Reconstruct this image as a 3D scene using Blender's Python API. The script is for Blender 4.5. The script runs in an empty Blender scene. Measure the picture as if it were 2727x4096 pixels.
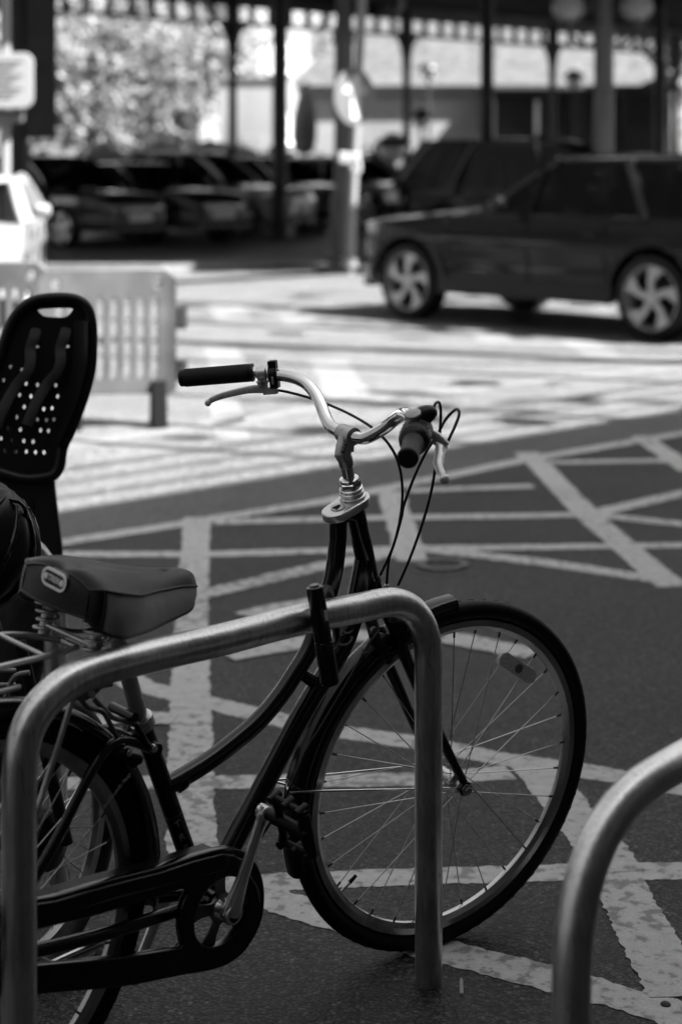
import bpy, bmesh, math, random
from math import sin, cos, pi, radians, sqrt, atan2
from mathutils import Vector as V, Matrix, noise
random.seed(7)
S = bpy.context.scene
# ------------------------------------------------------------------ camera (level, shifted down)
PF, PH, CH, PX = 7190.0, 643.0, 1.529, 1363.5      # focal px, horizon row, eye height, centre column of the 2727x4096 frame
cam = bpy.data.cameras.new('camera'); co = bpy.data.objects.new('camera', cam)
S.collection.objects.link(co); S.camera = co
co.location = (0, 0, CH); co.rotation_euler = (pi/2, 0, 0)
cam.sensor_fit = 'VERTICAL'; cam.sensor_height = 36; cam.sensor_width = 24
cam.lens = PF/4096*36; cam.shift_y = -(2048-PH)/4096
cam.clip_start = .05; cam.clip_end = 1500
cam.dof.use_dof = True; cam.dof.focus_distance = 3.28; cam.dof.aperture_fstop = 2.9
cam.dof.aperture_blades = 9
# ------------------------------------------------------------------ light: sun from the right, sky made neutral like the b/w print
SUN_AZ, SUN_EL = radians(112), radians(50)           # azimuth from +Y towards +X
sd = V((sin(SUN_AZ)*cos(SUN_EL), cos(SUN_AZ)*cos(SUN_EL), sin(SUN_EL)))
w = bpy.data.worlds.new("World"); S.world = w; w.use_nodes = True
nt = w.node_tree; nt.nodes.clear()
sky = nt.nodes.new('ShaderNodeTexSky'); sky.sky_type = 'NISHITA'; sky.sun_disc = False
sky.sun_elevation = SUN_EL; sky.sun_rotation = SUN_AZ; sky.air_density = 1; sky.dust_density = 2
bw = nt.nodes.new('ShaderNodeRGBToBW'); bg = nt.nodes.new('ShaderNodeBackground'); wo = nt.nodes.new('ShaderNodeOutputWorld')
bg.inputs[1].default_value = 0.05
nt.links.new(sky.outputs[0], bw.inputs[0]); nt.links.new(bw.outputs[0], bg.inputs[0]); nt.links.new(bg.outputs[0], wo.inputs[0])
sl = bpy.data.lights.new('sun', 'SUN'); so = bpy.data.objects.new('sun', sl); S.collection.objects.link(so)
sl.energy = 5; sl.angle = radians(.6); sl.color = (1, 1, 1)
so.rotation_euler = sd.to_track_quat('Z', 'Y').to_euler()
S.view_settings.view_transform = 'Standard'; S.view_settings.look = 'None'
S.view_settings.gamma = 1; S.view_settings.exposure = 3.35
S.cycles.use_denoising = True; S.cycles.max_bounces = 8; S.cycles.glossy_bounces = 5
S.cycles.sample_clamp_indirect = 4
# ------------------------------------------------------------------ geometry of the place
def ray(u, v): return V(((u-PX)/PF, 1, -(v-PH)/PF))
EYE = V((0, 0, CH))
def at(u, v, Y): return EYE+ray(u, v)*Y
def gnd(u, v, z=0): r = ray(u, v); return EYE+r*((z-CH)/r.z)
def onp(u, v, P, n): r = ray(u, v); return EYE+r*((P-EYE).dot(n)/r.dot(n))
def basis(yaw, lean):
    n0 = V((sin(yaw), -cos(yaw), 0)); up = V((0, 0, 1))
    return V((cos(yaw), sin(yaw), 0)), up*cos(lean)-n0*sin(lean), n0*cos(lean)+up*sin(lean)
# ------------------------------------------------------------------ materials (all grey)
MATS = {}
def mat(name, base=.5, rough=.5, metal=0, spec=.5, coat=0, bump=None, var=None, emit=0, trans=0, crough=.05, ior=1.45, aniso=0):
    m = bpy.data.materials.new(name); m.use_nodes = True; N = m.node_tree; b = N.nodes['Principled BSDF']
    I = b.inputs
    I['Base Color'].default_value = (base, base, base, 1); I['Roughness'].default_value = rough; I['Metallic'].default_value = metal
    I['Specular IOR Level'].default_value = spec; I['Coat Weight'].default_value = coat; I['Coat Roughness'].default_value = crough
    I['Transmission Weight'].default_value = trans; I['IOR'].default_value = ior
    tc = N.nodes.new('ShaderNodeTexCoord')
    if var:   # (scale, lo, hi[, stretch])
        n = N.nodes.new('ShaderNodeTexNoise'); n.inputs['Scale'].default_value = var[0]; n.inputs['Detail'].default_value = 5
        mp = N.nodes.new('ShaderNodeMapping'); mp.inputs['Scale'].default_value = var[3] if len(var) > 3 else (1, 1, 1)
        N.links.new(tc.outputs['Object'], mp.inputs[0]); N.links.new(mp.outputs[0], n.inputs[0])
        r = N.nodes.new('ShaderNodeMapRange'); r.inputs[1].default_value = .3; r.inputs[2].default_value = .7
        r.inputs[3].default_value = var[1]; r.inputs[4].default_value = var[2]
        N.links.new(n.outputs[0], r.inputs[0]); cb = N.nodes.new('ShaderNodeCombineColor')
        for i in range(3): N.links.new(r.outputs[0], cb.inputs[i])
        N.links.new(cb.outputs[0], I['Base Color'])
        r2 = N.nodes.new('ShaderNodeMapRange'); r2.inputs[1].default_value = .3; r2.inputs[2].default_value = .7
        r2.inputs[3].default_value = rough*.75; r2.inputs[4].default_value = min(1, rough*1.3)
        N.links.new(n.outputs[0], r2.inputs[0]); N.links.new(r2.outputs[0], I['Roughness'])
    if bump:  # (scale, strength, distance)
        n = N.nodes.new('ShaderNodeTexNoise'); n.inputs['Scale'].default_value = bump[0]; n.inputs['Detail'].default_value = 4
        N.links.new(tc.outputs['Object'], n.inputs[0])
        bp = N.nodes.new('ShaderNodeBump'); bp.inputs['Strength'].default_value = bump[1]; bp.inputs['Distance'].default_value = bump[2]
        N.links.new(n.outputs[0], bp.inputs['Height']); N.links.new(bp.outputs[0], I['Normal'])
    if emit: I['Emission Color'].default_value = (1, 1, 1, 1); I['Emission Strength'].default_value = emit
    MATS[name] = m; return m
BLK = mat('black_gloss_paint', .003, .2, 0, .35, .35, var=(14, .002, .004))
BLKM = mat('black_metal', .006, .4, 0, .25)
TEXTM = mat('silver_decal', .32, .5)
TEXTD = mat('dim_decal', .12, .5)
CHR = mat('chrome', .8, .1, 1, var=(9, .7, .86))
ALU = mat('polished_aluminium', .72, .28, .82, .5, var=(20, .6, .78))
LEV = mat('satin_lever', .6, .3, .45, .5, var=(25, .55, .75))
CRM = mat('polished_crank', .8, .2, .8, .5, var=(16, .7, .85))
ALUM = mat('matt_aluminium', .5, .42, 1, var=(30, .4, .56))
DALU = mat('dull_alloy', .22, .4, 1, var=(25, .15, .28))
RIM = mat('rim_aluminium', .52, .3, 1, var=(12, .42, .6))
RUB = mat('tyre_rubber', .007, .5, 0, .2, bump=(260, .25, .001))
RUBT = mat('grip_rubber', .007, .5, 0, .3, bump=(900, .3, .0006))
PLA = mat('black_plastic', .007, .4, 0, .3, bump=(300, .15, .0006))
SPK = mat('spoke_steel', .45, .3, 1)
FABT = mat('saddle_vinyl_perforated', .005, .26, 0, .25)
FABS = mat('saddle_vinyl_grey', .25, .5, 0, .3, bump=(14, .5, .01))
FABD = mat('dark_cloth', .03, .9, 0, .2, var=(9, .02, .05), bump=(8, .8, .03))
STL = None
def steel():
    m = mat('brushed_stainless', .42, .34, 1); N = m.node_tree; b = N.nodes['Principled BSDF']
    tc = N.nodes.new('ShaderNodeTexCoord'); mp = N.nodes.new('ShaderNodeMapping'); mp.inputs['Scale'].default_value = (60, 60, 2.5)
    n = N.nodes.new('ShaderNodeTexNoise'); n.inputs['Scale'].default_value = 3; n.inputs['Detail'].default_value = 6
    n2 = N.nodes.new('ShaderNodeTexNoise'); n2.inputs['Scale'].default_value = 9; n2.inputs['Detail'].default_value = 3
    N.links.new(tc.outputs['Object'], mp.inputs[0]); N.links.new(mp.outputs[0], n.inputs[0]); N.links.new(tc.outputs['Object'], n2.inputs[0])
    a = N.nodes.new('ShaderNodeMath'); a.operation = 'ADD'; N.links.new(n.outputs[0], a.inputs[0]); N.links.new(n2.outputs[0], a.inputs[1])
    r = N.nodes.new('ShaderNodeMapRange'); r.inputs[1].default_value = .7; r.inputs[2].default_value = 1.3; r.inputs[3].default_value = .50; r.inputs[4].default_value = .78
    N.links.new(a.outputs[0], r.inputs[0]); cb = N.nodes.new('ShaderNodeCombineColor')
    for i in range(3): N.links.new(r.outputs[0], cb.inputs[i])
    N.links.new(cb.outputs[0], b.inputs['Base Color'])
    r2 = N.nodes.new('ShaderNodeMapRange'); r2.inputs[1].default_value = .7; r2.inputs[2].default_value = 1.3; r2.inputs[3].default_value = .28; r2.inputs[4].default_value = .44
    N.links.new(a.outputs[0], r2.inputs[0]); N.links.new(r2.outputs[0], b.inputs['Roughness'])
    bp = N.nodes.new('ShaderNodeBump'); bp.inputs['Strength'].default_value = .06; bp.inputs['Distance'].default_value = .002
    N.links.new(n.outputs[0], bp.inputs['Height']); N.links.new(bp.outputs[0], b.inputs['Normal'])
    # scuffs: thin dark rubbed marks
    m3 = N.nodes.new('ShaderNodeMapping'); m3.inputs['Scale'].default_value = (22, 22, 5); m3.inputs['Rotation'].default_value = (.5, .3, 0); N.links.new(tc.outputs['Object'], m3.inputs[0])
    n3 = N.nodes.new('ShaderNodeTexNoise'); n3.inputs['Scale'].default_value = 4; n3.inputs['Detail'].default_value = 8; n3.inputs['Distortion'].default_value = 1.5; N.links.new(m3.outputs[0], n3.inputs[0])
    r3 = N.nodes.new('ShaderNodeMapRange'); r3.inputs[1].default_value = .60; r3.inputs[2].default_value = .66; r3.inputs[3].default_value = 1; r3.inputs[4].default_value = .72; N.links.new(n3.outputs[0], r3.inputs[0])
    mu = N.nodes.new('ShaderNodeMath'); mu.operation = 'MULTIPLY'; N.links.new(r.outputs[0], mu.inputs[0]); N.links.new(r3.outputs[0], mu.inputs[1])
    for i in range(3): N.links.new(mu.outputs[0], cb.inputs[i])
    return m
STL = steel()
def saddle_perf(m):
    N = m.node_tree; b = N.nodes['Principled BSDF']; tc = N.nodes.new('ShaderNodeTexCoord')
    v = N.nodes.new('ShaderNodeTexVoronoi'); v.inputs['Scale'].default_value = 420
    N.links.new(tc.outputs['Object'], v.inputs[0])
    bp = N.nodes.new('ShaderNodeBump'); bp.inputs['Strength'].default_value = .45; bp.inputs['Distance'].default_value = .001
    N.links.new(v.outputs['Distance'], bp.inputs['Height']); N.links.new(bp.outputs[0], b.inputs['Normal'])
saddle_perf(FABT)
def asphalt_mat(name, lo, hi, paint=False, gcol=1.0, spec=.42):
    m = bpy.data.materials.new(name); m.use_nodes = True; N = m.node_tree; b = N.nodes['Principled BSDF']
    L = N.links.new
    tc = N.nodes.new('ShaderNodeTexCoord'); P = tc.outputs['Object']
    v = N.nodes.new('ShaderNodeTexVoronoi'); v.inputs['Scale'].default_value = 125; L(P, v.inputs[0])
    n1 = N.nodes.new('ShaderNodeTexNoise'); n1.inputs['Scale'].default_value = 1.3; n1.inputs['Detail'].default_value = 6; L(P, n1.inputs[0])
    n2 = N.nodes.new('ShaderNodeTexNoise'); n2.inputs['Scale'].default_value = 260; n2.inputs['Detail'].default_value = 3; L(P, n2.inputs[0])
    n3 = N.nodes.new('ShaderNodeTexNoise'); n3.inputs['Scale'].default_value = 28; n3.inputs['Detail'].default_value = 5; L(P, n3.inputs[0])
    def rng(i, a, bb, c, d):
        r = N.nodes.new('ShaderNodeMapRange'); L(i, r.inputs[0])
        for k, x in enumerate((a, bb, c, d)): r.inputs[k+1].default_value = x
        return r.outputs[0]
    def mth(op, a, bb):
        q = N.nodes.new('ShaderNodeMath'); q.operation = op
        for k, x in enumerate((a, bb)):
            if isinstance(x, (int, float)): q.inputs[k].default_value = x
            else: L(x, q.inputs[k])
        return q.outputs[0]
    sep = N.nodes.new('ShaderNodeSeparateColor'); L(v.outputs['Color'], sep.inputs[0])
    stone = rng(sep.outputs[0], 0, 1, .45, 1.75)
    chip = rng(sep.outputs[1], .965, .97, 0, 2.2)          # rare pale stones
    base = mth('MULTIPLY', rng(n1.outputs[0], .3, .7, lo, hi), stone)
    base = mth('MULTIPLY', base, mth('MULTIPLY', rng(n2.outputs[0], .3, .7, .6, 1.4), rng(n3.outputs[0], .3, .7, .75, 1.3)))
    base = mth('MULTIPLY', base, rng(v.outputs['Distance'], .2, .7, 1.3, .15)); base = mth('ADD', base, mth('MULTIPLY', chip, lo))
    hgt = mth('ADD', mth('MULTIPLY', v.outputs['Distance'], -1.0), mth('MULTIPLY', n2.outputs[0], .35))
    if paint:
        wear = rng(mth('ADD', mth('MULTIPLY', n3.outputs[0], .75), mth('MULTIPLY', n1.outputs[0], .45)), .45, .56, 0, 1)
        wear = mth('MAXIMUM', wear, .5); wear = mth('MULTIPLY', wear, rng(sep.outputs[2], .95, .98, 1, .6))
        pc = mth('MULTIPLY', rng(n3.outputs[0], .3, .7, .32*gcol, .44*gcol), rng(n2.outputs[0], .3, .7, .85, 1.1))
        mx = N.nodes.new('ShaderNodeMix'); mx.data_type = 'FLOAT'
        L(wear, mx.inputs[0]); L(base, mx.inputs[2]); L(pc, mx.inputs[3]); base = mx.outputs[0]
        hgt = mth('MULTIPLY', hgt, .35)
    cb = N.nodes.new('ShaderNodeCombineColor')
    for i in range(3): L(base, cb.inputs[i])
    L(cb.outputs[0], b.inputs['Base Color'])
    b.inputs['Roughness'].default_value = .52; b.inputs['Specular IOR Level'].default_value = spec
    bp = N.nodes.new('ShaderNodeBump'); bp.inputs['Strength'].default_value = .6; bp.inputs['Distance'].default_value = .004
    L(hgt, bp.inputs['Height']); L(bp.outputs[0], b.inputs['Normal'])
    MATS[name] = m; return m
ASP = asphalt_mat('asphalt', .025, .043, spec=.2)
PNT = asphalt_mat('worn_road_paint', .030, .042, True, spec=.3)
PNF = asphalt_mat('faded_road_paint', .048, .064, True, gcol=.22)
# ------------------------------------------------------------------ object helpers
def link(o, parent=None):
    S.collection.objects.link(o)
    if parent: o.parent = parent
    return o
def thing(name, label, cat, loc=(0, 0, 0), group=None):
    o = bpy.data.objects.new(name, None); S.collection.objects.link(o); o.location = loc; o.empty_display_size = .1
    o['label'] = label; o['category'] = cat
    if group: o['group'] = group
    return o
def tag(o, label=None, cat=None, group=None, kind=None):
    for k, x in (('label', label), ('category', cat), ('group', group), ('kind', kind)):
        if x: o[k] = x
    return o
class MB:
    """collects shapes in world space and links them as ONE mesh object"""
    def __init__(s): s.v = []; s.f = []
    def add(s, vs, fs):
        k = len(s.v); s.v += [V(x) for x in vs]; s.f += [[i+k for i in f] for f in fs]; return s
    def grid(s, rows, cu=False, cv=False):
        nr, nc = len(rows), len(rows[0]); fs = []
        for i in range(nr if cv else nr-1):
            for j in range(nc if cu else nc-1):
                fs.append([i*nc+j, i*nc+(j+1) % nc, ((i+1) % nr)*nc+(j+1) % nc, ((i+1) % nr)*nc+j])
        return s.add([p for r in rows for p in r], fs)
    def tube(s, pts, r, n=14, cap=True, closed=False, sx=1, ref=None):
        pts = [V(p) for p in pts]; m = len(pts); rr = r if isinstance(r, (list, tuple)) else [r]*m
        rows = []; up = None
        for i, p in enumerate(pts):
            a = pts[i-1] if (i or closed) else p; b = pts[(i+1) % m] if (i < m-1 or closed) else p
            t = (b-a).normalized()
            if up is None:
                up = V(ref) if ref else (V((0, 0, 1)) if abs(t.z) < .9 else V((1, 0, 0)))
            e1 = (up-t*up.dot(t)).normalized(); up = e1; e2 = t.cross(e1)
            rows.append([p+(e1*cos(2*pi*k/n)*sx+e2*sin(2*pi*k/n))*rr[i] for k in range(n)])
        base = len(s.v); s.grid(rows, cu=True, cv=closed)
        if cap and not closed:
            s.f.append([base+k for k in range(n)][::-1]); s.f.append([base+(m-1)*n+k for k in range(n)])
        return s
    def lathe(s, prof, o, ax, n=24, cap=True):
        """prof: (along, radius) pairs about axis ax from o"""
        ax = V(ax).normalized(); e1 = ax.orthogonal().normalized(); e2 = ax.cross(e1); o = V(o)
        rows = [[o+ax*a+(e1*cos(2*pi*k/n)+e2*sin(2*pi*k/n))*max(r, 1e-5) for k in range(n)] for a, r in prof]
        base = len(s.v); s.grid(rows, cu=True)
        if cap:
            s.f.append([base+k for k in range(n)][::-1]); s.f.append([base+(len(rows)-1)*n+k for k in range(n)])
        return s
    def box(s, c, sz, ax=None):
        ax = ax or (V((1, 0, 0)), V((0, 1, 0)), V((0, 0, 1))); c = V(c)
        vs = [c+ax[0]*(sz[0]/2*i)+ax[1]*(sz[1]/2*j)+ax[2]*(sz[2]/2*k) for i in (-1, 1) for j in (-1, 1) for k in (-1, 1)]
        return s.add(vs, [[0, 1, 3, 2], [4, 6, 7, 5], [0, 4, 5, 1], [2, 3, 7, 6], [0, 2, 6, 4], [1, 5, 7, 3]])
    def prism(s, pts, off):
        """closed outline swept by vector off"""
        n = len(pts); vs = [V(p) for p in pts]+[V(p)+V(off) for p in pts]
        return s.add(vs, [list(range(n))[::-1], [n+i for i in range(n)]]+[[i, (i+1) % n, n+(i+1) % n, n+i] for i in range(n)])
    def torus(s, c, b, R, prof, n=96, a0=0, a1=2*pi):
        """sweep profile (radial, axial) round axis b[2] at c from angle a0 to a1"""
        full = abs(a1-a0-2*pi) < 1e-6; m = n if full else n+1; rows = []
        for i in range(m):
            t = a0+(a1-a0)*i/n; rd = b[0]*cos(t)+b[1]*sin(t)
            rows.append([c+rd*(R+pr)+b[2]*pa for pr, pa in prof])
        return s.grid(rows, cu=True, cv=full)
    def build(s, name, m, parent=None, smooth=True, bevel=0, sub=0, ang=40, loc=None):
        me = bpy.data.meshes.new(name)
        inv = parent.matrix_world.inverted() if False else None
        org = V(parent['_o']) if parent and '_o' in parent else V((0, 0, 0))
        o_ = V(loc) if loc is not None else V((0, 0, 0))
        me.from_pydata([tuple(x-org-o_) for x in s.v], [], s.f); me.update()
        bm = bmesh.new(); bm.from_mesh(me); bmesh.ops.recalc_face_normals(bm, faces=bm.faces); bm.to_mesh(me); bm.free()
        if smooth:
            me.shade_smooth()
            try: me.set_sharp_from_angle(angle=radians(ang))
            except Exception: pass
        o = bpy.data.objects.new(name, me); link(o, parent); me.materials.append(m)
        if loc is not None: o.location = o_
        if bevel:
            md = o.modifiers.new('bevel', 'BEVEL'); md.width = bevel; md.segments = 3; md.limit_method = 'ANGLE'; md.angle_limit = radians(35)
        if sub:
            md = o.modifiers.new('sub', 'SUBSURF'); md.levels = sub; md.render_levels = sub
        return o
def root(name, label, cat, base, group=None):
    """Empty at the thing's base; children are given in world space and rebased"""
    t = thing(name, label, cat, base, group); t['_o'] = tuple(base); return t
def fin(t):   # drop the helper property
    for o in S.objects:
        if '_o' in o: del o['_o']
def part_of(o, child_root):   # children of a mesh part that itself hangs from a rebased root
    o['_o'] = tuple(child_root['_o']); return o
def spl(pts, k=6, closed=False):
    """Catmull-Rom through pts"""
    pts = [V(p) for p in pts]; n = len(pts); out = []
    for i in range(n if closed else n-1):
        if closed: a, b, c, d = pts[i-1], pts[i], pts[(i+1) % n], pts[(i+2) % n]
        else: a, b, c, d = pts[max(i-1, 0)], pts[i], pts[i+1], pts[min(i+2, n-1)]
        for j in range(k):
            t = j/k; out.append(.5*((2*b)+(c-a)*t+(2*a-5*b+4*c-d)*t*t+(3*b-a-3*c+d)*t**3))
    if not closed: out.append(pts[-1])
    return out
def fillet(pts, r, k=8):
    """polyline with corners rounded by radius r"""
    pts = [V(p) for p in pts]; out = [pts[0]]
    for i in range(1, len(pts)-1):
        p = pts[i]; a = (pts[i-1]-p); b = (pts[i+1]-p); t = min(r, a.length*.49, b.length*.49)
        A = p+a.normalized()*t; B = p+b.normalized()*t
        for j in range(k+1):
            q = j/k; out.append(A*(1-q)**2+p*2*q*(1-q)+B*q*q)
    out.append(pts[-1]); return out
def to_mesh(cu, name, m, parent, bevel=0):
    """turn a curve datablock into a real mesh object"""
    o = bpy.data.objects.new('tmp', cu); S.collection.objects.link(o)
    dg = bpy.context.evaluated_depsgraph_get(); dg.update()
    me = bpy.data.meshes.new_from_object(o.evaluated_get(dg)); bpy.data.objects.remove(o); bpy.data.curves.remove(cu)
    me.name = name; me.materials.clear(); me.materials.append(m)
    r = bpy.data.objects.new(name, me); link(r, parent); return r
def place(o, M, parent=None):
    """bake world matrix M into the mesh, minus the parent's base"""
    o.data.transform(M)
    if parent and '_o' in parent: o.data.transform(Matrix.Translation(-V(parent['_o'])))
def plate(name, loops, O, ex, ey, th, m, parent, bev=.0008, smooth=False):
    """flat plate with holes: loops of 2-D points in the plane O,ex,ey, thickness th along ex x ey"""
    cu = bpy.data.curves.new(name, 'CURVE'); cu.dimensions = '2D'; cu.fill_mode = 'BOTH'; cu.extrude = th/2; cu.bevel_depth = bev; cu.bevel_resolution = 2
    for lp in loops:
        s = cu.splines.new('POLY'); s.points.add(len(lp)-1); s.use_cyclic_u = True
        for i, p in enumerate(lp): s.points[i].co = (p[0], p[1], 0, 1)
    o = to_mesh(cu, name, m, parent)
    ez = ex.cross(ey)
    M = Matrix((( ex.x, ey.x, ez.x, O.x), (ex.y, ey.y, ez.y, O.y), (ex.z, ey.z, ez.z, O.z), (0, 0, 0, 1)))
    place(o, M, parent)
    if smooth: o.data.shade_smooth(); o.data.set_sharp_from_angle(angle=radians(35))
    return o
def text(name, body, size, O, ex, ey, m, parent, th=.0003, shear=0, space=1, align='CENTER', vert=False, wrap=None):
    cu = bpy.data.curves.new(name, 'FONT'); cu.body = body; cu.size = size; cu.extrude = th; cu.shear = shear
    cu.space_character = space; cu.align_x = align; cu.align_y = 'CENTER'; cu.offset = size*.012; cu.resolution_u = 3
    if vert: cu.space_line = .82
    o = to_mesh(cu, name, m, parent)
    if wrap:   # wrap = radius: bend y round a cylinder running along x
        for v in o.data.vertices:
            a = v.co.y/wrap; r = wrap+v.co.z; v.co.y = sin(a)*r; v.co.z = cos(a)*r-wrap
    ez = ex.cross(ey)
    M = Matrix(((ex.x, ey.x, ez.x, O.x), (ex.y, ey.y, ez.y, O.y), (ex.z, ey.z, ez.z, O.z), (0, 0, 0, 1)))
    place(o, M, parent); return o
def ell(cx, cy, rx, ry, n=24): return [(cx+rx*cos(2*pi*i/n), cy+ry*sin(2*pi*i/n)) for i in range(n)]
Z0 = V((0, 0, 0))
#@@SETTING
# ================================================================== SETTING
g = MB(); gx = [-400, -60, -20, -8, 0, 8, 20, 60, 400]; gy = [-60, -8, 2, 8, 14, 20, 28, 40, 60, 120, 700]
g.grid([[V((x, y, 0)) for x in gx] for y in gy])
tag(g.build('road', ASP, smooth=False), kind='structure')
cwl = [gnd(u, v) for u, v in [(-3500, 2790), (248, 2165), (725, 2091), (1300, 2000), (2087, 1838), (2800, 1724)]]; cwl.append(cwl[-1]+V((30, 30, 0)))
tag(MB().grid([[p+V((0, 0, .0015)) for p in cwl], [V((p.x-40*.7, p.y+60, .0015)) for p in cwl]]).build('sunlit_road_sheet', asphalt_mat('sun_lightened_asphalt', .062, .086), smooth=False), kind='structure')  # same asphalt, colour lightened to carry the sunlit road's brightness
def strip(pts, wd, seed=0, z=.004, uneven=1.0):
    """painted line along ground points with ragged edges"""
    mb = MB(); P = []
    for a, b in zip(pts[:-1], pts[1:]):
        n = max(2, int((b-a).length/.012)) if a.y < 9 else max(2, int((b-a).length/.08)); P += [a.lerp(b, i/n) for i in range(n)]
    P.append(pts[-1]); rows = []
    for i, p in enumerate(P):
        t = (P[min(i+1, len(P)-1)]-P[max(i-1, 0)]).normalized(); s_ = V((-t.y, t.x, 0))
        j = lambda q: (noise.noise(V((p.x*9, p.y*9, q+seed)))*.006+noise.noise(V((p.x*60, p.y*60, q+seed*3)))*.009)*uneven
        rows.append([V((0, 0, z))+p+s_*(wd/2+j(0)), V((0, 0, z))+p-s_*(wd/2+j(50))])
    return mb.grid(rows)
LINES = [  # pixel poly-lines on the road, width in metres
 ([(480, 2690), (561, 2745), (1100, 2877), (1368, 2929), (1654, 2969), (2000, 3035), (2400, 3095), (2760, 3160)], .10),
 ([(-100, 3145), (145, 3138), (865, 3130), (1292, 3123), (1654, 3118), (2040, 3090)], .095),
 ([(560, 3545), (1100, 3530), (1412, 3515), (1968, 3500), (2250, 3492), (2605, 3485), (2800, 3484)], .092),
 ([(760, 3490), (962, 3560), (1256, 3650), (1764, 3804), (2190, 3912), (2605, 4027), (2900, 4110)], .10),
 ([(790, 2070), (769, 2394), (763, 2813), (763, 3000), (767, 3383), (770, 3540)], .113),
 ([(1560, 1965), (1650, 2245)], .12), ([(2100, 1810), (2156, 1860), (2347, 2060), (2690, 2350)], .12), ([(2560, 1745), (2760, 1885)], .12),
 ([(2110, 3040), (2480, 3490)], .115), ([(2455, 3500), (2720, 3990)], .115),
 ([(200, 2219), (820, 2219), (1300, 2205), (1739, 2195), (2760, 2182)], .10),
 ([(560, 2440), (790, 2385), (1300, 2262), (1629, 2205)], .11), ([(1640, 2190), (2200, 2255), (2760, 2340)], .11),
 ([(857, 2090), (1514, 2073), (2286, 2062)], .11), ([(100, 2200), (248, 2172), (725, 2098), (1300, 2007), (2087, 1843), (2760, 1730)], .11),
 ([(2300, 2072), (2401, 2049), (2760, 1968)], .11), ([(2350, 2060), (2760, 2101)], .11), ([(2190, 1852), (2760, 1843)], .11), ([(1635, 1965), (2130, 1946)], .11),
 ([(900, 2625), (1220, 2570), (1400, 2548), (1767, 2548), (2140, 2620)], .13), ([(990, 2470), (1100, 2440), (1300, 2408)], .13),
 ([(300, 2900), (500, 2870), (700, 2880)], .10)]
lay = thing('road_marking', 'x', 'x'); bpy.data.objects.remove(lay)
mk = MB()
for i, (px, wd) in enumerate(LINES):
    m_ = strip([gnd(*p) for p in px], wd, i*7.3, z=.0009+.00016*i); mk.add(m_.v, m_.f)
FAR = [([(880, 1390), (945, 1530)], .28), ([(1310, 1440), (1400, 1600)], .3), ([(890, 1600), (930, 1760)], .2), ([(1900, 1300), (1990, 1370)], .3), ([(2290, 1360), (2440, 1440)], .3),
       ([(900, 1225), (940, 1285)], .35), ([(1170, 1250), (1215, 1300)], .35), ([(2560, 1270), (2630, 1300)], .35)]
tag(mk.build('road_markings', PNT, smooth=False), kind='structure'); mk = MB()
arc = [gnd(1770+88*cos(a), 2262+20*sin(a)) for a in [radians(t) for t in range(-200, 161, 12)]]
m_ = strip(arc, .03, 3, z=.0078); mk.add(m_.v, m_.f)
for i, (px, wd) in enumerate(FAR):
    m_ = strip([gnd(*p) for p in px], wd, i*3.1, z=.004, uneven=2); mk.add(m_.v, m_.f)
tag(mk.build('faded_markings', PNF, smooth=False), kind='structure')
#@@STANDS
# ================================================================== CYCLE STANDS
RD = V((.635, .745, 0)).normalized(); RN = V((RD.y, -RD.x, 0))
STEX = .0256
def stand(pts_px, P0, label, closing=None):
    t = root('bike_stand', label, 'bike stand', (P0.x, P0.y, 0), 'tubular steel bike stands')
    pts = [onp(u, v, P0, RN) for u, v in pts_px] if pts_px else []
    return t, pts
SP1 = V((.163, 3.345, 0)); SP1b = V((-.468, 2.62, 0)); ST1 = V((.160, 3.272, 0)); ST1b = V((-.464, 2.59, 0))
nrm1 = V(((ST1-ST1b).y, -(ST1-ST1b).x, 0)).normalized()
t1, _ = stand(None, SP1, 'brushed steel hoop stand that the black city bicycle leans against')
pp = [onp(u, v, ST1, nrm1) for u, v in [(1713, 2700), (1712, 2600), (1700, 2530), (1676, 2475), (1635, 2430), (1575, 2409), (1510, 2415), (1442, 2430), (1300, 2458), (1155, 2488), (900, 2556), (740, 2592), (574, 2630), (440, 2664), (330, 2700), (245, 2748), (170, 2820), (118, 2905), (90, 3000), (80, 3110), (77, 3250)]]
a = V((SP1.x, SP1.y, -.02)); b = V((SP1b.x, SP1b.y, -.02))
path = [a, a.lerp(pp[0], .35), a.lerp(pp[0], .7)]+spl(pp, 4)+[pp[-1].lerp(b, .5), b]
MB().tube(path, STEX, 40, ref=RN).build('hoop', STL, t1)
# the two others: a flat-topped hoop with rounded shoulders, same make
def hoop(base, dirn, label, slope=.035, L=.98, Ht=.70):
    t = root('bike_stand', label, 'bike stand', (base.x, base.y, 0), 'tubular steel bike stands')
    far = base+dirn*L
    p = fillet([base+V((0, 0, -.02)), base+V((0, 0, Ht)), far+V((0, 0, Ht+slope)), far+V((0, 0, -.02))], .21, 12)
    MB().tube(p, STEX, 40, ref=RN).build('hoop', STL, t); return t
hoop(V((.297, 2.32, 0)), RD, 'out of focus steel hoop stand nearest the camera at the lower right', slope=.04, Ht=.672)
hoop(V((-.603, 3.80, 0)), -RD, 'steel hoop stand behind the saddle and the hanging helmet', slope=.03, Ht=.757)
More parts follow.
